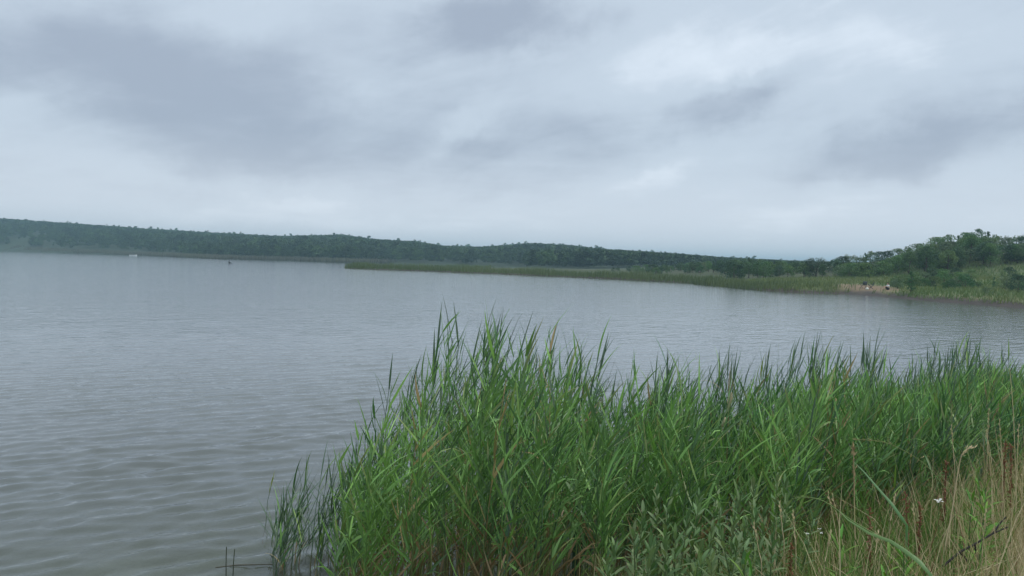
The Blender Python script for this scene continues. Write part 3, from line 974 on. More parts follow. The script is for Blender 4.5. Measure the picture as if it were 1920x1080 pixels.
# thin fringe standing in open water at the left end
fringe = random.Random(12)
for i in range(60):
    px = fringe.choice([fringe.uniform(505, 535), 690 - 150 * fringe.random() ** 1.4, 690 - 130 * fringe.random() ** 1.2])
    py = fringe.uniform(1010, 1100)
    p = on_plane(px, py)
    top = np.interp(px, [500, 530, 590, 620, 690], [930, 915, 880, 890, 800]) + 150 * fringe.random() ** 1.5 - 15
    h_ = max(0.3, at_depth(px, top, p.y).z - p.z)
    make_reed(p.x, p.y, h_ + 0.1, 'thin short reed standing in open shallow water at the end of the bed', 'sparse reeds in the shallows', nl=6, lo=0.5)

# the lone reed with a bright tuft
p = on_plane(493, 985)
make_reed(p.x, p.y, 0.78, 'lone thin reed in open water with a bright green tuft on top', nl=7, leaves=BLADE_YEL, lo=0.72, tuft=True, lean=0.03, name='lone_reed')
# yellowish and withered ones within the bed
p = on_plane(1415, 900); d = at_depth(1418, 672, 10.4)
make_reed(d.x, 10.4, d.z - hz(d.x, 10.4) - 0.1, 'yellow-green reed standing out among the dark green ones', nl=10, leaves=BLADE_YEL, name='yellow_reed', lo=0.4)

# ---- cattails inside the bed: broad upright blades
CAT_G = [leaf_mesh(90 + i, 1.5, 0.042, b_, (0.055, 0.135, 0.085), (0.085, 0.18, 0.105), 8) for i, b_ in enumerate((0.08, 0.22, 0.4, 0.65))]
def cattail(px, top_py, Yd, label, group, n_=9, seed=0):
    r = random.Random(seed)
    tp = at_depth(px, top_py, Yd)
    zg = hz(tp.x, Yd); h_ = tp.z - zg
    o = empty('cattail', (tp.x, Yd, zg - 0.05))
    for j in range(n_):
        k = h_ / 1.5 * r.uniform(0.7, 1.03)
        M = Matrix.Translation((r.gauss(0, 0.03), r.gauss(0, 0.03), 0)) @ Matrix.Rotation(r.gauss(0.2, 1.0), 4, 'Z') @ Matrix.Rotation(r.uniform(0.0, 0.16), 4, 'Y') @ Matrix.Diagonal((k, r.uniform(0.8, 1.2), k, 1))
        link('leaf', r.choice(CAT_G), o, M)
    return tag(o, label, 'cattail', group)
for i, (px, py, Yd) in enumerate([(1478, 640, 10.6), (1545, 700, 9.4), (1618, 640, 11.5), (1690, 720, 9.8), (1738, 700, 9.0), (1748, 665, 10.2), (1786, 632, 11.8), (1640, 720, 9.2),
                                  (1330, 700, 9.0), (1835, 650, 12.4), (1590, 760, 8.4), (1720, 760, 8.7), (1000, 800, 7.2), (1090, 790, 7.4)]):
    cattail(px, py, Yd, 'clump of broad blue-green cattail blades standing upright in the reed bed', 'cattail clumps in the reed bed', 10, 300 + i)

# ---- pale seed heads of last year's cattails
def seed_head(px, py0, py1, Yd, label):
    a = at_depth(px, py0, Yd); b_ = at_depth(px - 6, py1, Yd)
    zg = hz(b_.x, Yd)
    o = empty('old_cattail', (b_.x, Yd, zg - 0.05))
    g = Geo()
    tube1(g, [(0, 0, 0), (0.0, 0, (b_.z - zg) * 0.5), (0, 0, b_.z - zg + 0.06)], [0.006, 0.005, 0.004], TAN * 0.9, 5)
    link('stem', g.mesh('stem', M_STEM, True), o)
    g = Geo()
    ax = np.array([a.x - b_.x, 0, a.z - b_.z])
    ts = np.linspace(0, 1, 9)
    rad = 0.021 * np.sqrt(np.clip(1 - (2 * ts - 1) ** 2, 0.02, 1)) * np.array([1, 1, 1.15, 1, 1.1, 0.95, 0.9, 0.9, 1])
    tube1(g, np.array([0, 0, b_.z - zg + 0.05]) + ts[:, None] * ax, rad, (0.55, 0.46, 0.30), 8)
    head = link('seed_fluff', g.mesh('seed_fluff', M_DRY, True), o)
    return tag(o, label, 'cattail')
seed_head(1372, 735, 768, 8.3, 'cream cattail seed head among the reeds, under a pale withered leaf')
seed_head(1360, 782, 802, 8.2, 'shorter cream cattail seed head just below the larger one')
d = at_depth(1364, 695, 8.6)
make_reed(d.x, 8.6, d.z - hz(d.x, 8.6) - 0.1, 'withered straw-coloured reed top among green reeds, above the cream seed heads', nl=5, leaves=BLADE_TAN, lo=0.80, name='withered_reed', spread=0.35)

# ------------------------------------------------------------------ near bank: grasses
rg = np.random.default_rng(77)
DRY_PX = np.array([900, 1150, 1300, 1400, 1500, 1600, 1700, 1800, 1880, 1960, 2100], float)
DRY_PY = np.array([1075, 1050, 1030, 990, 930, 890, 855, 805, 750, 725, 710], float)
def bank_spots(n_, px_lo=1100, px_hi=2020, y_lo=3.2, y_hi=11.5):
    px = px_lo + (px_hi - px_lo) * rg.random(n_) ** 0.8
    Yd = y_lo + (y_hi - y_lo) * rg.random(n_)
    x = (px - 960) / FPX * Yd
    sd = shore_dist(x, Yd)
    ok = (sd > 1.0) & (sd < 9)
    return np.stack([x[ok], Yd[ok]], -1), px[ok]
g = Geo()
P, px = bank_spots(26000)
Pe, pxe = bank_spots(16000, 2000, 3600, 3.0, 20.0)
P = np.vstack([P, Pe]); px = np.concatenate([px, pxe])
N = len(P); zg = height(P[:, 0], P[:, 1])
lim = reed_top(P, DRY_PX, DRY_PY) + rg.normal(size=N) * 0.05 - zg
hh = np.clip(rg.gamma(4, 0.13, N), 0.12, 1.1)
hh = np.minimum(hh, lim * rg.uniform(0.35, 1.05, N))
ok = hh > 0.08
P, px, zg, hh = P[ok], px[ok], zg[ok], hh[ok]; N = len(P)
straw = (rg.random(N) < np.clip(np.interp(px, [1100, 1450, 1700, 1920], [0.02, 0.08, 0.16, 0.72]) + 1.1 * (vnoise(P[:, 0], P[:, 1], 0.8, 51) - 0.5), 0.05, 0.95))[:, None]
v_ = rg.random((N, 1))
cs_ = np.array([0.38, 0.29, 0.165]) * (1 - v_) + np.array([0.62, 0.51, 0.34]) * v_
cg_ = np.array([0.075, 0.155, 0.035]) * (1 - v_) + np.array([0.20, 0.29, 0.07]) * v_
c = np.where(straw, cs_, cg_)
red = (rg.random((N, 1)) < 0.06); c = np.where(red, np.array([0.22, 0.11, 0.07]), c)
D = np.stack([rg.normal(size=N) * 0.30 + 0.05, rg.normal(size=N) * 0.30, np.ones(N)], -1)
g.add(*blades(np.column_stack([P, zg - 0.02]), D, hh * 1.05, rg.uniform(0.003, 0.010, N), rg.uniform(0.0, 1.6, N), rg.uniform(-0.5, 0.6, N), 4, c * 0.9, c, rng=rg))
tag(link('bank_tussock_grass', g.mesh('bank_tussock_grass', M_DRY)), 'mixed straw and green grass on the near bank', 'grass', kind='stuff')
# low tangle under it
g = Geo()
P, px = bank_spots(15000, 700, 2020, 3.0, 11.0)
Pe, pxe = bank_spots(9000, 2000, 3600, 3.0, 20.0)
P = np.vstack([P, Pe]); px = np.concatenate([px, pxe])
N = len(P); zg = height(P[:, 0], P[:, 1]); v_ = rg.random((N, 1))
c = np.where(rg.random((N, 1)) < 0.45, np.array([0.24, 0.17, 0.09]) * (0.6 + 0.7 * v_), np.array([0.07, 0.135, 0.03]) * (0.7 + 0.8 * v_))
D = np.stack([rg.normal(size=N) * 0.9, rg.normal(size=N) * 0.9, np.ones(N) * 0.8], -1)
g.add(*blades(np.column_stack([P, zg - 0.01]), D, rg.uniform(0.12, 0.34, N), rg.uniform(0.005, 0.014, N), rg.uniform(0.3, 1.8, N), 0.1, 3, c, c * 1.1, rng=rg))
tag(link('bank_undergrowth', g.mesh('bank_undergrowth', M_DRY)), 'low tangle of leaves and litter under the bank grass', 'grass', kind='stuff')

# ---- leafy herbs in front of the reeds
def herb_leaf(seed, L, W, bend, c):
    V, F, Cc = [], [], []
    p = np.zeros(3); a = 0.0; segs = 5
    for k in range(segs + 1):
        t_ = k / segs
        wd = W * math.sin(PI * min(0.98, 0.06 + 0.92 * t_)) ** 0.8 * 0.5
        n_ = np.array([math.cos(a), 0, -math.sin(a)])
        V += [p + np.array([0, -wd, 0]) , p + n_ * wd * 0.3, p + np.array([0, wd, 0])]
        Cc += [np.array(c), np.array(c) * 1.2, np.array(c)]
        p = p + np.array([math.sin(a), 0, math.cos(a)]) * L / segs
        a += bend / segs
    for k in range(segs):
        b_ = 3 * k; F += [(b_, b_ + 1, b_ + 4, b_ + 3), (b_ + 1, b_ + 2, b_ + 5, b_ + 4)]
    return mesh('leaf', V, np.array(F), M_TREE, np.array(Cc), True)
H_LEAF = [herb_leaf(i, 0.10, 0.027, b_, c_) for i, (b_, c_) in enumerate([(0.3, (0.13, 0.21, 0.085)), (0.7, (0.155, 0.235, 0.10)), (0.1, (0.10, 0.175, 0.065)), (0.5, (0.18, 0.25, 0.12))])]
H_YOUNG = [herb_leaf(9, 0.16, 0.022, 0.9, (0.13, 0.27, 0.045)), herb_leaf(10, 0.15, 0.02, 0.5, (0.11, 0.24, 0.04))]
g = Geo(); tube1(g, [(0, 0, 0), (0.02, 0.01, 0.35), (0.03, 0.0, 0.7), (0.02, 0.0, 1.0)], [0.006, 0.005, 0.004, 0.002], (0.10, 0.15, 0.06), 5)
H_STEM = g.mesh('stem', M_STEM, True)
def herb(px, top_py, Yd, label, group, seed, leaves=None, name='leafy_herb', nl=40, hmax=1.1):
    r = random.Random(seed)
    Yd = Yd * 0.94
    tp = at_depth(px, top_py, Yd); zg = hz(tp.x, Yd); h_ = min(max(0.2, tp.z - zg), hmax)
    o = empty(name, (tp.x, Yd, zg - 0.02)); o.rotation_euler = (r.gauss(0, 0.07), r.gauss(0.03, 0.09), r.random() * 6)
    link('stem', H_STEM, o, Matrix.Diagonal((1, 1, h_, 1)))
    for j in range(nl):
        t_ = 0.2 + 0.8 * (j + r.random() * 0.5) / nl
        a = j * 2.4 + r.gauss(0, 0.3)
        tilt = (0.15 + 0.75 * min(1, (1 - t_) * 3.5)) + r.gauss(0, 0.12)
        sc = r.uniform(0.75, 1.2) * (0.75 + 0.4 * (1 - t_))
        M = Matrix.Translation((np.interp(t_, [0, .35, .7, 1], [0, .02, .03, .02]), np.interp(t_, [0, .35, 1], [0, .01, 0]), t_ * h_)) @ Matrix.Rotation(a, 4, 'Z') @ Matrix.Rotation(tilt, 4, 'Y') @ Matrix.Diagonal((sc, sc, sc, 1))
        link('leaf', r.choice(leaves or H_LEAF), o, M)
    return tag(o, label, 'plant', group)
HERBS = [(1180, 975, 4.9), (1205, 990, 4.6), (1250, 918, 5.3), (1238, 950, 5.1), (1315, 893, 5.5), (1308, 930, 5.2), (1325, 985, 4.7), (1350, 978, 4.8), (1385, 905, 5.6), (1425, 890, 5.8),
         (1410, 962, 5.0), (1455, 895, 5.9), (1470, 905, 5.7), (1285, 990, 4.6), (1230, 1025, 4.4), (1262, 1030, 4.3), (1365, 1010, 4.5), (1395, 1000, 4.6), (1440, 960, 5.2), (1215, 955, 5.0),
         (1345, 940, 5.2), (1195, 1045, 4.2), (1245, 985, 4.8), (1270, 960, 5.0), (1340, 1045, 4.2), (1375, 945, 5.2), (1430, 1000, 4.7), (1455, 1000, 4.8), (1290, 945, 5.2), (1390, 975, 4.9), (1225, 1000, 4.6), (1320, 1015, 4.5), (1445, 930, 5.5), (1160, 1055, 4.3), (1415, 930, 5.4), (1270, 1000, 4.6), (1300, 1040, 4.3), (1400, 1030, 4.4), (1170, 1020, 4.5), (1480, 940, 5.4)]
for i, (px, py, Yd) in enumerate(HERBS):
    herb(px, py, Yd, 'grey-green leafy herb with narrow oval leaves at the foot of the reeds', 'leafy herbs in front of the reeds', 500 + i)
for i, (px, py, Yd) in enumerate([(1398, 1035, 4.1), (1412, 1050, 4.0)]):
    herb(px, py, Yd, 'bright green young plant with long narrow leaves below the grey-green herbs', 'bright young plants', 560 + i, H_YOUNG, 'young_plant', 9)
for i, (px, py, Yd) in enumerate([(1830, 900, 5.6), (1850, 935, 5.2), (1800, 950, 5.3), (1815, 925, 5.6), (1580, 1010, 4.6), (1640, 1040, 4.3), (1690, 1030, 4.5), (1860, 880, 5.9)]):
    herb(px, py, Yd, 'yellow-green feathery weed growing through the straw-coloured grass', 'yellow-green weeds in the dry grass', 580 + i, H_YOUNG, 'grass_weed', 22)

# ---- single grass stalks and blades in front, each traced through its own depth
def stalk(name, label, pts, r0, r1, c0, c1, head=None, group=None, cat='grass stalk'):
    W_ = [at_depth(px, py, Yd) for px, py, Yd in pts]
    b_ = W_[0]; zg = hz(b_.x, b_.y)
    o = empty(name, (b_.x, b_.y, min(zg, b_.z)))
    org = np.array(o.location)
    w_ = [np.array(p) for p in W_]
    if b_.z > zg + 0.02: w_ = [np.array((b_.x, b_.y, zg - 0.03))] + w_
    # smooth path
    w_ = np.array(w_); k = len(w_)
    tt = np.linspace(0, k - 1, 5 * (k - 1) + 1)
    def cr(t_):
        i = min(int(t_), k - 2); f = t_ - i
        p0, p1, p2, p3 = w_[max(i - 1, 0)], w_[i], w_[i + 1], w_[min(i + 2, k - 1)]
        return 0.5 * (2 * p1 + (p2 - p0) * f + (2 * p0 - 5 * p1 + 4 * p2 - p3) * f * f + (3 * p1 - p0 - 3 * p2 + p3) * f ** 3)
    path = np.array([cr(t_) for t_ in tt]) - org
    f = np.linspace(0, 1, len(path))[:, None]
    g = Geo(); tube1(g, path, (r0 + (r1 - r0) * f[:, 0]), np.array(c0) * (1 - f) + np.array(c1) * f, 5)
    link('stem', g.mesh('stem', M_DRY, True), o)
    if head:
        n_, L, W, c = head
        q = max(2, int(len(path) * 0.30))
        rr_ = np.random.default_rng(abs(hash(label)) % 1000 if False else len(label))
        ii = rr_.integers(len(path) - q, len(path), n_)
        Pp = path[ii] + rr_.normal(size=(n_, 3)) * 0.004
        dd = unit(path[-1] - path[-q])[None] + rr_.normal(size=(n_, 3)) * 0.28
        g = Geo(); cv = np.array(c) * rr_.uniform(0.7, 1.25, (n_, 1))
        g.add(*blades(Pp, dd, L, W, 0.3, 0, 2, cv, cv * 1.1, rng=rr_))
        link('seed_head', g.mesh('seed_head', M_DRY), o)
    return tag(o, label, cat, group)
STR = (0.50, 0.42, 0.25); STRB = (0.34, 0.25, 0.14); GRN = (0.15, 0.26, 0.08)
stalk('dry_stalk', 'upright dry stalk with a brown narrow seed head in front of the reeds', [(1604, 1075, 5.0), (1602, 960, 5.1), (1601, 890, 5.15), (1600, 838, 5.2)], 0.0045, 0.003, STR, STRB, (46, 0.035, 0.007, (0.36, 0.25, 0.15)))
stalk('dry_stalk', 'long straw stalk leaning right with a hooked tip above the white flower', [(1765, 1070, 4.4), (1783, 970, 4.5), (1797, 880, 4.6), (1806, 848, 4.62), (1826, 838, 4.65)], 0.0045, 0.0025, STR, STR, (20, 0.03, 0.006, STR))
stalk('dry_stalk', 'very tall thin straw stalk rising past the reed tops beside the dry grass', [(1906, 960, 6.0), (1903, 850, 6.1), (1899, 760, 6.2), (1893, 690, 6.3)], 0.004, 0.002, STR, STR)
stalk('green_stem', 'long arching green grass stem bending left over the brown litter', [(1740, 1078, 4.2), (1680, 1025, 4.25), (1600, 978, 4.3), (1545, 940, 4.35), (1505, 932, 4.4), (1492, 936, 4.42)], 0.005, 0.0022, GRN, (0.22, 0.30, 0.12), (14, 0.03, 0.004, (0.2, 0.26, 0.1)))
stalk('green_stem', 'thin arching grass stem with a drooping seed head in front of the cattails', [(1790, 960, 5.2), (1760, 900, 5.25), (1720, 860, 5.3), (1660, 830, 5.35), (1606, 824, 5.4)], 0.0035, 0.0018, GRN, (0.30, 0.30, 0.13), (30, 0.03, 0.005, (0.34, 0.30, 0.16)))
for i, (px, y0, y1, Yd, ln) in enumerate([(1470, 1040, 945, 4.6, -8), (1492, 1040, 962, 4.55, -5), (1428, 1078, 985, 4.3, -14), (1575, 1060, 926, 4.8, -22), (1585, 1065, 930, 4.85, -24), (1668, 1000, 930, 4.9, 10),
                                           (1640, 1060, 1000, 4.3, 6), (1862, 960, 810, 5.5, -12), (1880, 900, 790, 5.9, -6), (1905, 930, 800, 5.6, 5), (1840, 1070, 960, 4.4, 8), (1888, 1075, 900, 4.5, 18),
                                           (1912, 1075, 880, 4.6, 6), (1870, 1075, 940, 4.3, -10), (1720, 1060, 950, 4.5, -8), (1545, 1078, 1000, 4.2, 12), (1790, 900, 800, 6.0, -6), (1850, 880, 770, 6.4, 4)]):
    stalk('dry_stalk', 'straw-coloured grass stalk with a thin seed head standing clear of the bank grass', [(px, y0, Yd), (px + ln * 0.4, (y0 + y1) / 2, Yd + 0.05), (px + ln, y1, Yd + 0.1)], 0.0035, 0.002, STR, STR,
          (22, 0.022, 0.005, STR), 'straw stalks on the near bank')
# one broad reed blade lying across the foreground
def broad_blade(name, label, pts, W, c0, c1):
    w_ = np.array([np.array(at_depth(*p)) for p in pts]); org = w_[0].copy(); org[2] = hz(org[0], org[1])
    w_ = np.vstack([org + np.array([0.02, 0, -0.03]), w_])
    o = empty(name, org); path = w_ - org; K = len(path)
    d = unit(np.gradient(path, axis=0)); sd_ = unit(np.cross(d, np.array([0.1, -1, 0.35]))); up_ = np.cross(sd_, d)
    t_ = np.linspace(0, 1, K); wd = W * np.minimum(1, 0.5 + 2 * t_) * (1 - t_ ** 2.2) * 0.5 + 0.0006
    V = np.stack([path - sd_ * wd[:, None], path + up_ * wd[:, None] * 0.3, path + sd_ * wd[:, None]], 1).reshape(-1, 3)
    F = []
    for k in range(K - 1):
        b_ = 3 * k; F += [(b_, b_ + 1, b_ + 4, b_ + 3), (b_ + 1, b_ + 2, b_ + 5, b_ + 4)]
    C_ = np.repeat(np.array(c0) * (1 - t_[:, None]) + np.array(c1) * t_[:, None], 3, 0)
    link('blade', mesh('blade', V, np.array(F), M_LEAF, C_, True), o)
    return tag(o, label, 'grass blade')
broad_blade('arching_grass', 'broad pale green grass blade arching out of the foreground straw to a thin tip', [(1745, 1078, 3.6), (1725, 1055, 3.65), (1700, 1035, 3.7), (1670, 1015, 3.75), (1630, 1000, 3.8), (1590, 975, 3.9), (1570, 955, 3.95)], 0.022, (0.10, 0.20, 0.07), (0.14, 0.23, 0.08))
broad_blade('arching_grass', 'long straight green blade slanting down to the right in front of the cattails', [(1700, 985, 4.9), (1690, 970, 4.9), (1672, 945, 4.95), (1650, 920, 5.0), (1620, 885, 5.05), (1600, 865, 5.1)], 0.022, (0.11, 0.22, 0.08), (0.16, 0.27, 0.12))

# ---- dark bare branch lying in the grass
W_ = [at_depth(1768, 1062, 4.3), at_depth(1800, 1035, 4.35), at_depth(1828, 1020, 4.4), at_depth(1862, 1000, 4.45), at_depth(1890, 988, 4.5)]
o = empty('fallen_branch', (W_[0].x, W_[0].y, W_[0].z))
org = np.array(W_[0]); pts = np.array([np.array(p) for p in W_]) - org
g = Geo(); tube1(g, pts, [0.0065, 0.006, 0.0055, 0.005, 0.003], (0.022, 0.020, 0.018), 6)
link('branch', g.mesh('branch', M_BARK, True), o)
for a, b_ in ((2, (0.02, 0.0, -0.16)), (3, (0.10, 0.05, 0.08)), (1, (0.08, 0.02, -0.12))):
    g = Geo(); tube1(g, [pts[a], pts[a] + np.array(b_) * 0.5 + 0.01, pts[a] + np.array(b_)], [0.006, 0.005, 0.003], (0.022, 0.020, 0.018), 5)
    link('twig', g.mesh('twig', M_BARK, True), o)
tag(o, 'dark bare branch lying slantwise in the dry grass', 'branch')

# ---- small white flowers
M_WHITE = plain('white_petal', (0.66, 0.67, 0.62), 0.7)
def flower(px, py, Yd, R_, label, group=None, np_=5, flat=0.5):
    tp = at_depth(px, py, Yd); zg = hz(tp.x, Yd)
    o = empty('white_flower', (tp.x, Yd, zg - 0.02)); h_ = tp.z - zg + 0.02
    g = Geo(); tube1(g, [(0, 0, 0), (0.02, 0, h_ * 0.5), (0, 0, h_)], [0.003, 0.0025, 0.002], (0.12, 0.2, 0.06), 5)
    link('stem', g.mesh('stem', M_STEM, True), o)
    for j in range(np_):
        a = j * 2 * PI / np_ + 0.3
        V = [(0, 0, 0)]; 
        for q in (-0.5, 0, 0.5):
            V.append((R_ * 0.75 * math.cos(q), R_ * 0.75 * math.sin(q), R_ * 0.35))
        V.append((R_, 0, R_ * 0.30))
        me = mesh('petal', V, np.array([(0, 1, 2), (0, 2, 3), (1, 4, 2), (2, 4, 3)]), M_WHITE)
        link('petal', me, o, Matrix.Translation((0, 0, h_)) @ Matrix.Rotation(a, 4, 'Z') @ Matrix.Rotation(random.uniform(-0.5, 0.3), 4, 'Y'))
    return tag(o, label, 'flower', group)
flower(1760, 941, 5.0, 0.030, 'white flower with spread petals among the tall grass beside the long straw stalk')
for (px, py) in ((1537, 993), (1514, 1002), (1539, 1000)):
    flower(px, py, 4.7, 0.013, 'tiny white flower among the brown litter below the reeds', 'tiny white flowers')

# ---- reddish dead dock stems
def dock(px, y0, y1, Yd, ln, seed):
    rr_ = np.random.default_rng(seed)
    a, b_ = at_depth(px, y0, Yd), at_depth(px + ln, y1, Yd + 0.1)
    zg = hz(a.x, a.y); o = empty('dock', (a.x, a.y, zg - 0.02)); v = np.array(b_) - np.array((a.x, a.y, zg))
    g = Geo(); tube1(g, [(0, 0, 0), v * 0.5 + np.array([0.01, 0, 0]), v], [0.006, 0.005, 0.003], (0.20, 0.10, 0.06), 5)
    link('stem', g.mesh('stem', M_DRY, True), o)
    n_ = 90; t_ = rr_.uniform(0.45, 1, n_)
    g = Geo(); cv = np.array([0.26, 0.115, 0.07]) * rr_.uniform(0.6, 1.3, (n_, 1))
    g.add(*blades(v * t_[:, None], rr_.normal(size=(n_, 3)) + np.array([0, 0, 0.5]), 0.03, 0.014, 0.5, 0, 2, cv, cv, rng=rr_))
    link('seed_head', g.mesh('seed_head', M_DRY), o)
    tag(o, 'rusty brown withered dock stem with crusty seeds amid the bank grass', 'dock', 'withered dock stems')
for i, a in enumerate([(1710, 1000, 915, 5.2, -12), (1722, 1010, 940, 5.1, 4), (1635, 1010, 945, 5.0, -4), (1880, 880, 825, 6.2, 6), (1900, 890, 830, 6.0, -4), (1480, 1070, 1010, 4.4, 4), (1770, 900, 860, 6.0, 5)]):
    dock(*a, 700 + i)

# ---- last year's twigs in the shallows by the left end of the bed
stalk('dead_reed_stump', 'short dark reed stump sticking out of the shallows beside another one', [(424, 1078, at := on_plane(424, 1078).y), (424, 1050, at), (425, 1025, at)], 0.005, 0.004, (0.05, 0.06, 0.04), (0.07, 0.09, 0.05), group='reed stumps in the shallows', cat='reed')
stalk('dead_reed_stump', 'short dark reed stump sticking out of the shallows beside another one', [(437, 1079, at), (438, 1055, at), (440, 1030, at)], 0.005, 0.004, (0.05, 0.06, 0.04), (0.07, 0.09, 0.05), group='reed stumps in the shallows', cat='reed')
a, b_ = on_plane(404, 1064, 0.012), on_plane(512, 1058, 0.012)
g = Geo(); mid = (np.array(a) + np.array(b_)) / 2
ends = [np.array(a) - mid, (np.array(a) - mid) * 0.3 + np.array([0, 0.02, 0.004]), np.array(b_) - mid]
tube1(g, ends, [0.006, 0.007, 0.004], (0.10, 0.10, 0.07), 6)
o = link('floating_reed', g.mesh('floating_reed', M_STEM, True)); o.location = mid
tag(o, 'broken reed stem floating flat on the shallow water', 'reed stem')
for i, (px, py, ln, c_) in enumerate([(522, 1040, 26, 0), (545, 1030, 30, 1), (530, 1020, 34, 0)]):
    p = on_plane(px, py + 30); q = at_depth(px, py - 8, p.y)
    make_reed(p.x, p.y, max(0.25, q.z), 'withered tan reed bent over the shallow water', 'withered reeds in the shallows', nl=3, leaves=BLADE_TAN, lo=0.5, name='withered_reed')

# ------------------------------------------------------------------ people and things across the water
def skin_mesh(name, joints, bones, mat, sub=1):
    """one continuous surface grown around a jointed skeleton: joints {key: (x, y, z, radius)}"""
    keys = list(joints); me = bpy.data.meshes.new(name)
    me.from_pydata([joints[k][:3] for k in keys], [(keys.index(a), keys.index(b)) for a, b in bones], [])
    ob = bpy.data.objects.new(name, me); COL.objects.link(ob)
    sm = ob.modifiers.new('skin', 'SKIN'); sm.use_smooth_shade = True
    for i, k in enumerate(keys):
        sv = me.skin_vertices[0].data[i]; r = joints[k][3]; sv.radius = (r, r); sv.use_root = (i == 0)
    su = ob.modifiers.new('sub', 'SUBSURF'); su.levels = sub
    dg = bpy.context.evaluated_depsgraph_get()
    out = bpy.data.meshes.new_from_object(ob.evaluated_get(dg))
    bpy.data.objects.remove(ob)
    out.name = name; out.materials.clear(); out.materials.append(mat)
    return out
M_SKIN = plain('skin', (0.50, 0.32, 0.23), 0.6)
M_SHIRT = plain('white_shirt', (0.75, 0.75, 0.72), 0.8)
M_DARK = plain('dark_cloth', (0.012, 0.013, 0.017), 0.8)
M_HAIR = plain('hair', (0.03, 0.022, 0.016), 0.6)
def sitter(loc, rz, top, legs, label, skin, name='person'):
    o = empty(name, loc, rz)
    J = {'pelvis': (0, 0, .13, .12), 'waist': (-.02, 0, .30, .12), 'chest': (.02, 0, .48, .13), 'neck': (.05, 0, .62, .055), 'head0': (.07, 0, .72, .085), 'head1': (.08, 0, .83, .085)}
    Bn = [('pelvis', 'waist'), ('waist', 'chest'), ('chest', 'neck'), ('neck', 'head0'), ('head0', 'head1')]
    for s_, n_ in ((-1, 'l'), (1, 'r')):
        J.update({'sh' + n_: (.02, .17 * s_, .54, .06), 'el' + n_: (.18, .24 * s_, .36, .045), 'wr' + n_: (.38, .17 * s_, .40, .032), 'ha' + n_: (.46, .14 * s_, .40, .03),
                  'hp' + n_: (.06, .09 * s_, .12, .09), 'kn' + n_: (.42, .12 * s_, .42, .065), 'an' + n_: (.62, .12 * s_, .07, .045), 'to' + n_: (.80, .13 * s_, .03, .035)})
        Bn += [('chest', 'sh' + n_), ('sh' + n_, 'el' + n_), ('el' + n_, 'wr' + n_), ('wr' + n_, 'ha' + n_), ('pelvis', 'hp' + n_), ('hp' + n_, 'kn' + n_), ('kn' + n_, 'an' + n_), ('an' + n_, 'to' + n_)]
    link('body', skin_mesh('body', J, Bn, skin), o)
    S = {'a': (-.01, 0, .20, .145), 'b': (-.02, 0, .32, .145), 'c': (.02, 0, .50, .155), 'd': (.04, 0, .58, .10), 'l': (.02, -.18, .54, .08), 'r': (.02, .18, .54, .08), 'l2': (.13, -.23, .42, .065), 'r2': (.13, .23, .42, .065)}
    link('shirt', skin_mesh('shirt', S, [('a', 'b'), ('b', 'c'), ('c', 'd'), ('c', 'l'), ('c', 'r'), ('l', 'l2'), ('r', 'r2')], top), o)
    T = {'a': (0, 0, .13, .15), 'l': (.06, -.09, .13, .11), 'r': (.06, .09, .13, .11), 'l2': (.42, -.12, .42, .085), 'r2': (.42, .12, .42, .085)}
    link('trousers', skin_mesh('trousers', T, [('a', 'l'), ('a', 'r'), ('l', 'l2'), ('r', 'r2')], legs), o)
    Hh = {'a': (.05, 0, .80, .08), 'b': (.06, 0, .87, .085), 'c': (.0, 0, .76, .06)}
    link('hair', skin_mesh('hair', Hh, [('a', 'b'), ('a', 'c')], M_HAIR), o)
    return tag(o, label, 'person')
p = on_ground(1665, 543.5)
sitter(p, PI * 1.05, M_SHIRT, M_DARK, 'person in a white top and dark trousers sitting on the sandy bank', M_SKIN)

# paddler on a board
p = on_plane(431, 495.2)
board = empty('paddleboard', (p.x, p.y, 0.0), 0.06)
t_ = np.linspace(-1, 1, 15)
V, F = [], []
for k, q in enumerate(t_):
    wd = 0.40 * math.sqrt(max(0.0, 1 - abs(q) ** 2.6)) + 0.01; rise = 0.10 * max(0, abs(q) - 0.6) ** 1.5
    V += [(q * 1.35, -wd, 0.03 + rise), (q * 1.35, -wd, 0.10 + rise), (q * 1.35, wd, 0.10 + rise), (q * 1.35, wd, 0.03 + rise)]
for k in range(14):
    for j in range(4):
        F.append((4 * k + j, 4 * k + (j + 1) % 4, 4 * k + 4 + (j + 1) % 4, 4 * k + 4 + j))
F += [(3, 2, 1, 0), (56, 57, 58, 59)]
link('deck', mesh('deck', V, np.array(F), plain('board_grey', (0.16, 0.19, 0.22), 0.5)), board)
g = Geo(); tube1(g, [(-1.2, 0, -0.04), (-1.0, 0, -0.10), (-0.95, 0, 0.04)], [0.02, 0.03, 0.02], (0.03, 0.03, 0.03), 5)
link('fin', g.mesh('fin', M_STEM), board)
tag(board, 'grey paddleboard with a dark seated paddler out on the lake', 'paddleboard')
sitter((p.x - 0.25, p.y, 0.10), 0.06, M_DARK, M_DARK, 'person in dark clothes sitting on the paddleboard out on the lake', M_DARK)

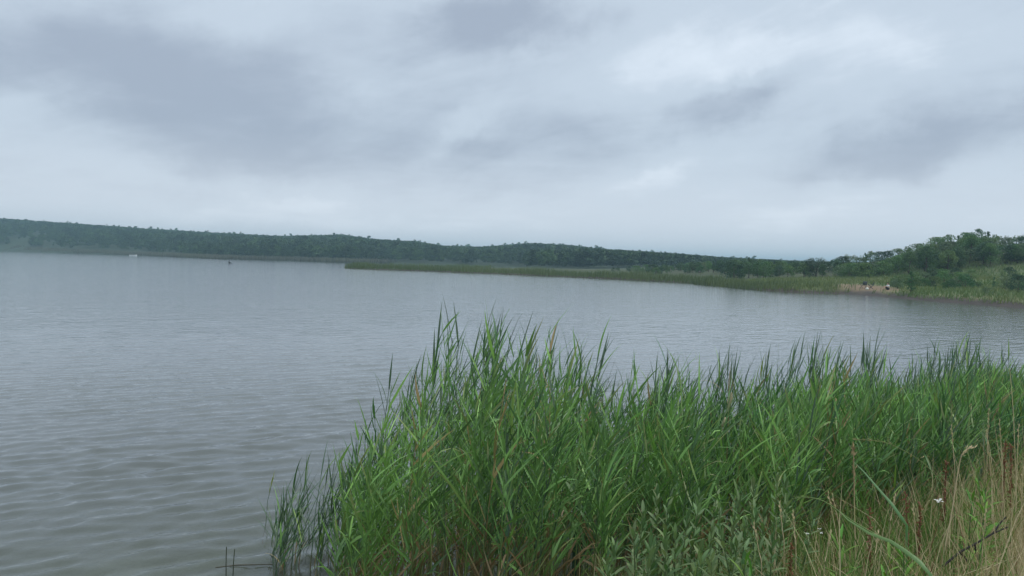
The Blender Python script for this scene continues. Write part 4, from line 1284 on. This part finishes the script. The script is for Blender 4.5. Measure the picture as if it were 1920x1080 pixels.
# white boat by the far reeds
p = on_plane(250, 480.3)
bx = shore_dist([p.x], [p.y])[0]
boat = empty('rowing_boat', (p.x, p.y, 0.0), 0.1)
V, F = [], []; L_ = 2.1
for k, q in enumerate(np.linspace(-1, 1, 11)):
    wd = 0.75 * (1 - max(0, q) ** 2.4) + 0.01; sh = 0.75 + 0.25 * max(0, q) ** 2
    V += [(q * L_, -wd, sh), (q * L_, -wd * 0.75, 0.05), (q * L_, 0, -0.1), (q * L_, wd * 0.75, 0.05), (q * L_, wd, sh)]
for k in range(10):
    for j in range(4): F.append((5 * k + j, 5 * k + j + 1, 5 * k + 6 + j, 5 * k + 5 + j))
M_BOAT = plain('boat_white', (0.80, 0.82, 0.82), 0.4)
hull = mesh('hull', V, [np.array(F), np.array([(0, 1, 2, 3, 4)])], M_BOAT); link('hull', hull, boat)
for q in (-0.45, 0.25):
    g = Geo(); tube1(g, [(q * L_, -0.66, 0.5), (q * L_, 0.66, 0.5)], [0.10, 0.10], (0.3, 0.25, 0.18), 4)
    link('bench', g.mesh('bench', M_BARK), boat)
tag(boat, 'small white boat lying against the far reeds below the wood', 'boat')

# two folding chairs and a white bag on the sand
M_FRAME = plain('chair_frame', (0.05, 0.055, 0.06), 0.4); M_CLOTH = plain('chair_cloth', (0.055, 0.065, 0.07), 0.9)
def chair(px, py, rz, label):
    p = on_ground(px, py); z = p.z
    o = empty('camp_chair', (p.x, p.y, z), rz)
    for s_ in (-1, 1):
        for a, b_ in (((-.28, .27 * s_, 0), (.26, .27 * s_, .55)), ((.28, .27 * s_, 0), (-.26, .27 * s_, .42))):
            g = Geo(); tube1(g, [a, b_], [0.02, 0.02], (0.05, 0.055, 0.06), 5); link('leg', g.mesh('leg', M_STEM), o)
        g = Geo(); tube1(g, [(-.26, .27 * s_, .40), (-.40, .27 * s_, .92)], [0.02, 0.02], (0.05, 0.055, 0.06), 5); link('back_post', g.mesh('back_post', M_STEM), o)
        g = Geo(); tube1(g, [(-.34, .29 * s_, .62), (.27, .29 * s_, .58)], [0.025, 0.025], (0.05, 0.055, 0.06), 5); link('armrest', g.mesh('armrest', M_STEM), o)
    def slab(nm, P_, th):
        P_ = np.array(P_, float); n_ = np.cross(P_[1] - P_[0], P_[3] - P_[0]); n_ = n_ / np.linalg.norm(n_) * th
        V = np.vstack([P_, P_ + n_])
        link(nm, mesh(nm, V, np.array([(3, 2, 1, 0), (4, 5, 6, 7), (0, 1, 5, 4), (1, 2, 6, 5), (2, 3, 7, 6), (3, 0, 4, 7)]), M_CLOTH), o)
    slab('seat', [(-.24, -.25, .38), (.25, -.25, .43), (.25, .25, .43), (-.24, .25, .38)], 0.02)
    slab('backrest', [(-.28, -.25, .46), (-.28, .25, .46), (-.39, .25, .90), (-.39, -.25, .90)], 0.02)
    tag(o, label, 'chair')
chair(1619, 541, PI * 1.2, 'dark folding chair on the sand, the one farther from the sitting person')
chair(1632, 542, PI * 0.9, 'dark folding chair on the sand, the one nearer the sitting person')
p = on_ground(1626, 543.5)
g = Geo()
ts = np.linspace(0, 1, 6)
tube1(g, np.stack([0 * ts, 0 * ts, ts * 0.30], -1), 0.20 * np.array([0.7, 1, 1, 0.85, 0.5, 0.15]), (0.8, 0.8, 0.78), 9)
o = empty('white_bag', (p.x, p.y, hz(p.x, p.y))); link('sack', g.mesh('sack', M_DRY, True), o)
g = Geo(); tube1(g, [(-.06, 0, .27), (-.03, 0, .36), (.03, 0, .36), (.06, 0, .27)], [.012] * 4, (0.7, 0.7, 0.68), 5); link('handle', g.mesh('handle', M_DRY, True), o)
tag(o, 'small white bag on the sand beside the dark folding chairs', 'bag')

# ------------------------------------------------------------------ haze in the air
hb = 3000.0
hv, hf = [], []
for z in (-5.0, 47.0):
    for x, y in ((-hb, -80), (hb, -80), (hb, 4200), (-hb, 4200)):
        hv.append((x, y, z))
hf = np.array([(0, 3, 2, 1), (4, 5, 6, 7), (0, 1, 5, 4), (1, 2, 6, 5), (2, 3, 7, 6), (3, 0, 4, 7)])
mh, t = new_mat('haze')
pv = t.n('ShaderNodeVolumePrincipled')
pv.inputs['Color'].default_value = (0.55, 0.84, 0.97, 1)
pv.inputs['Density'].default_value = 0.00050
pv.inputs['Anisotropy'].default_value = 0.2
o = t.n('ShaderNodeOutputMaterial'); t.l(pv.outputs[0], o.inputs['Volume'])
tag(link('haze', mesh('haze', hv, hf, mh)), kind='stuff')
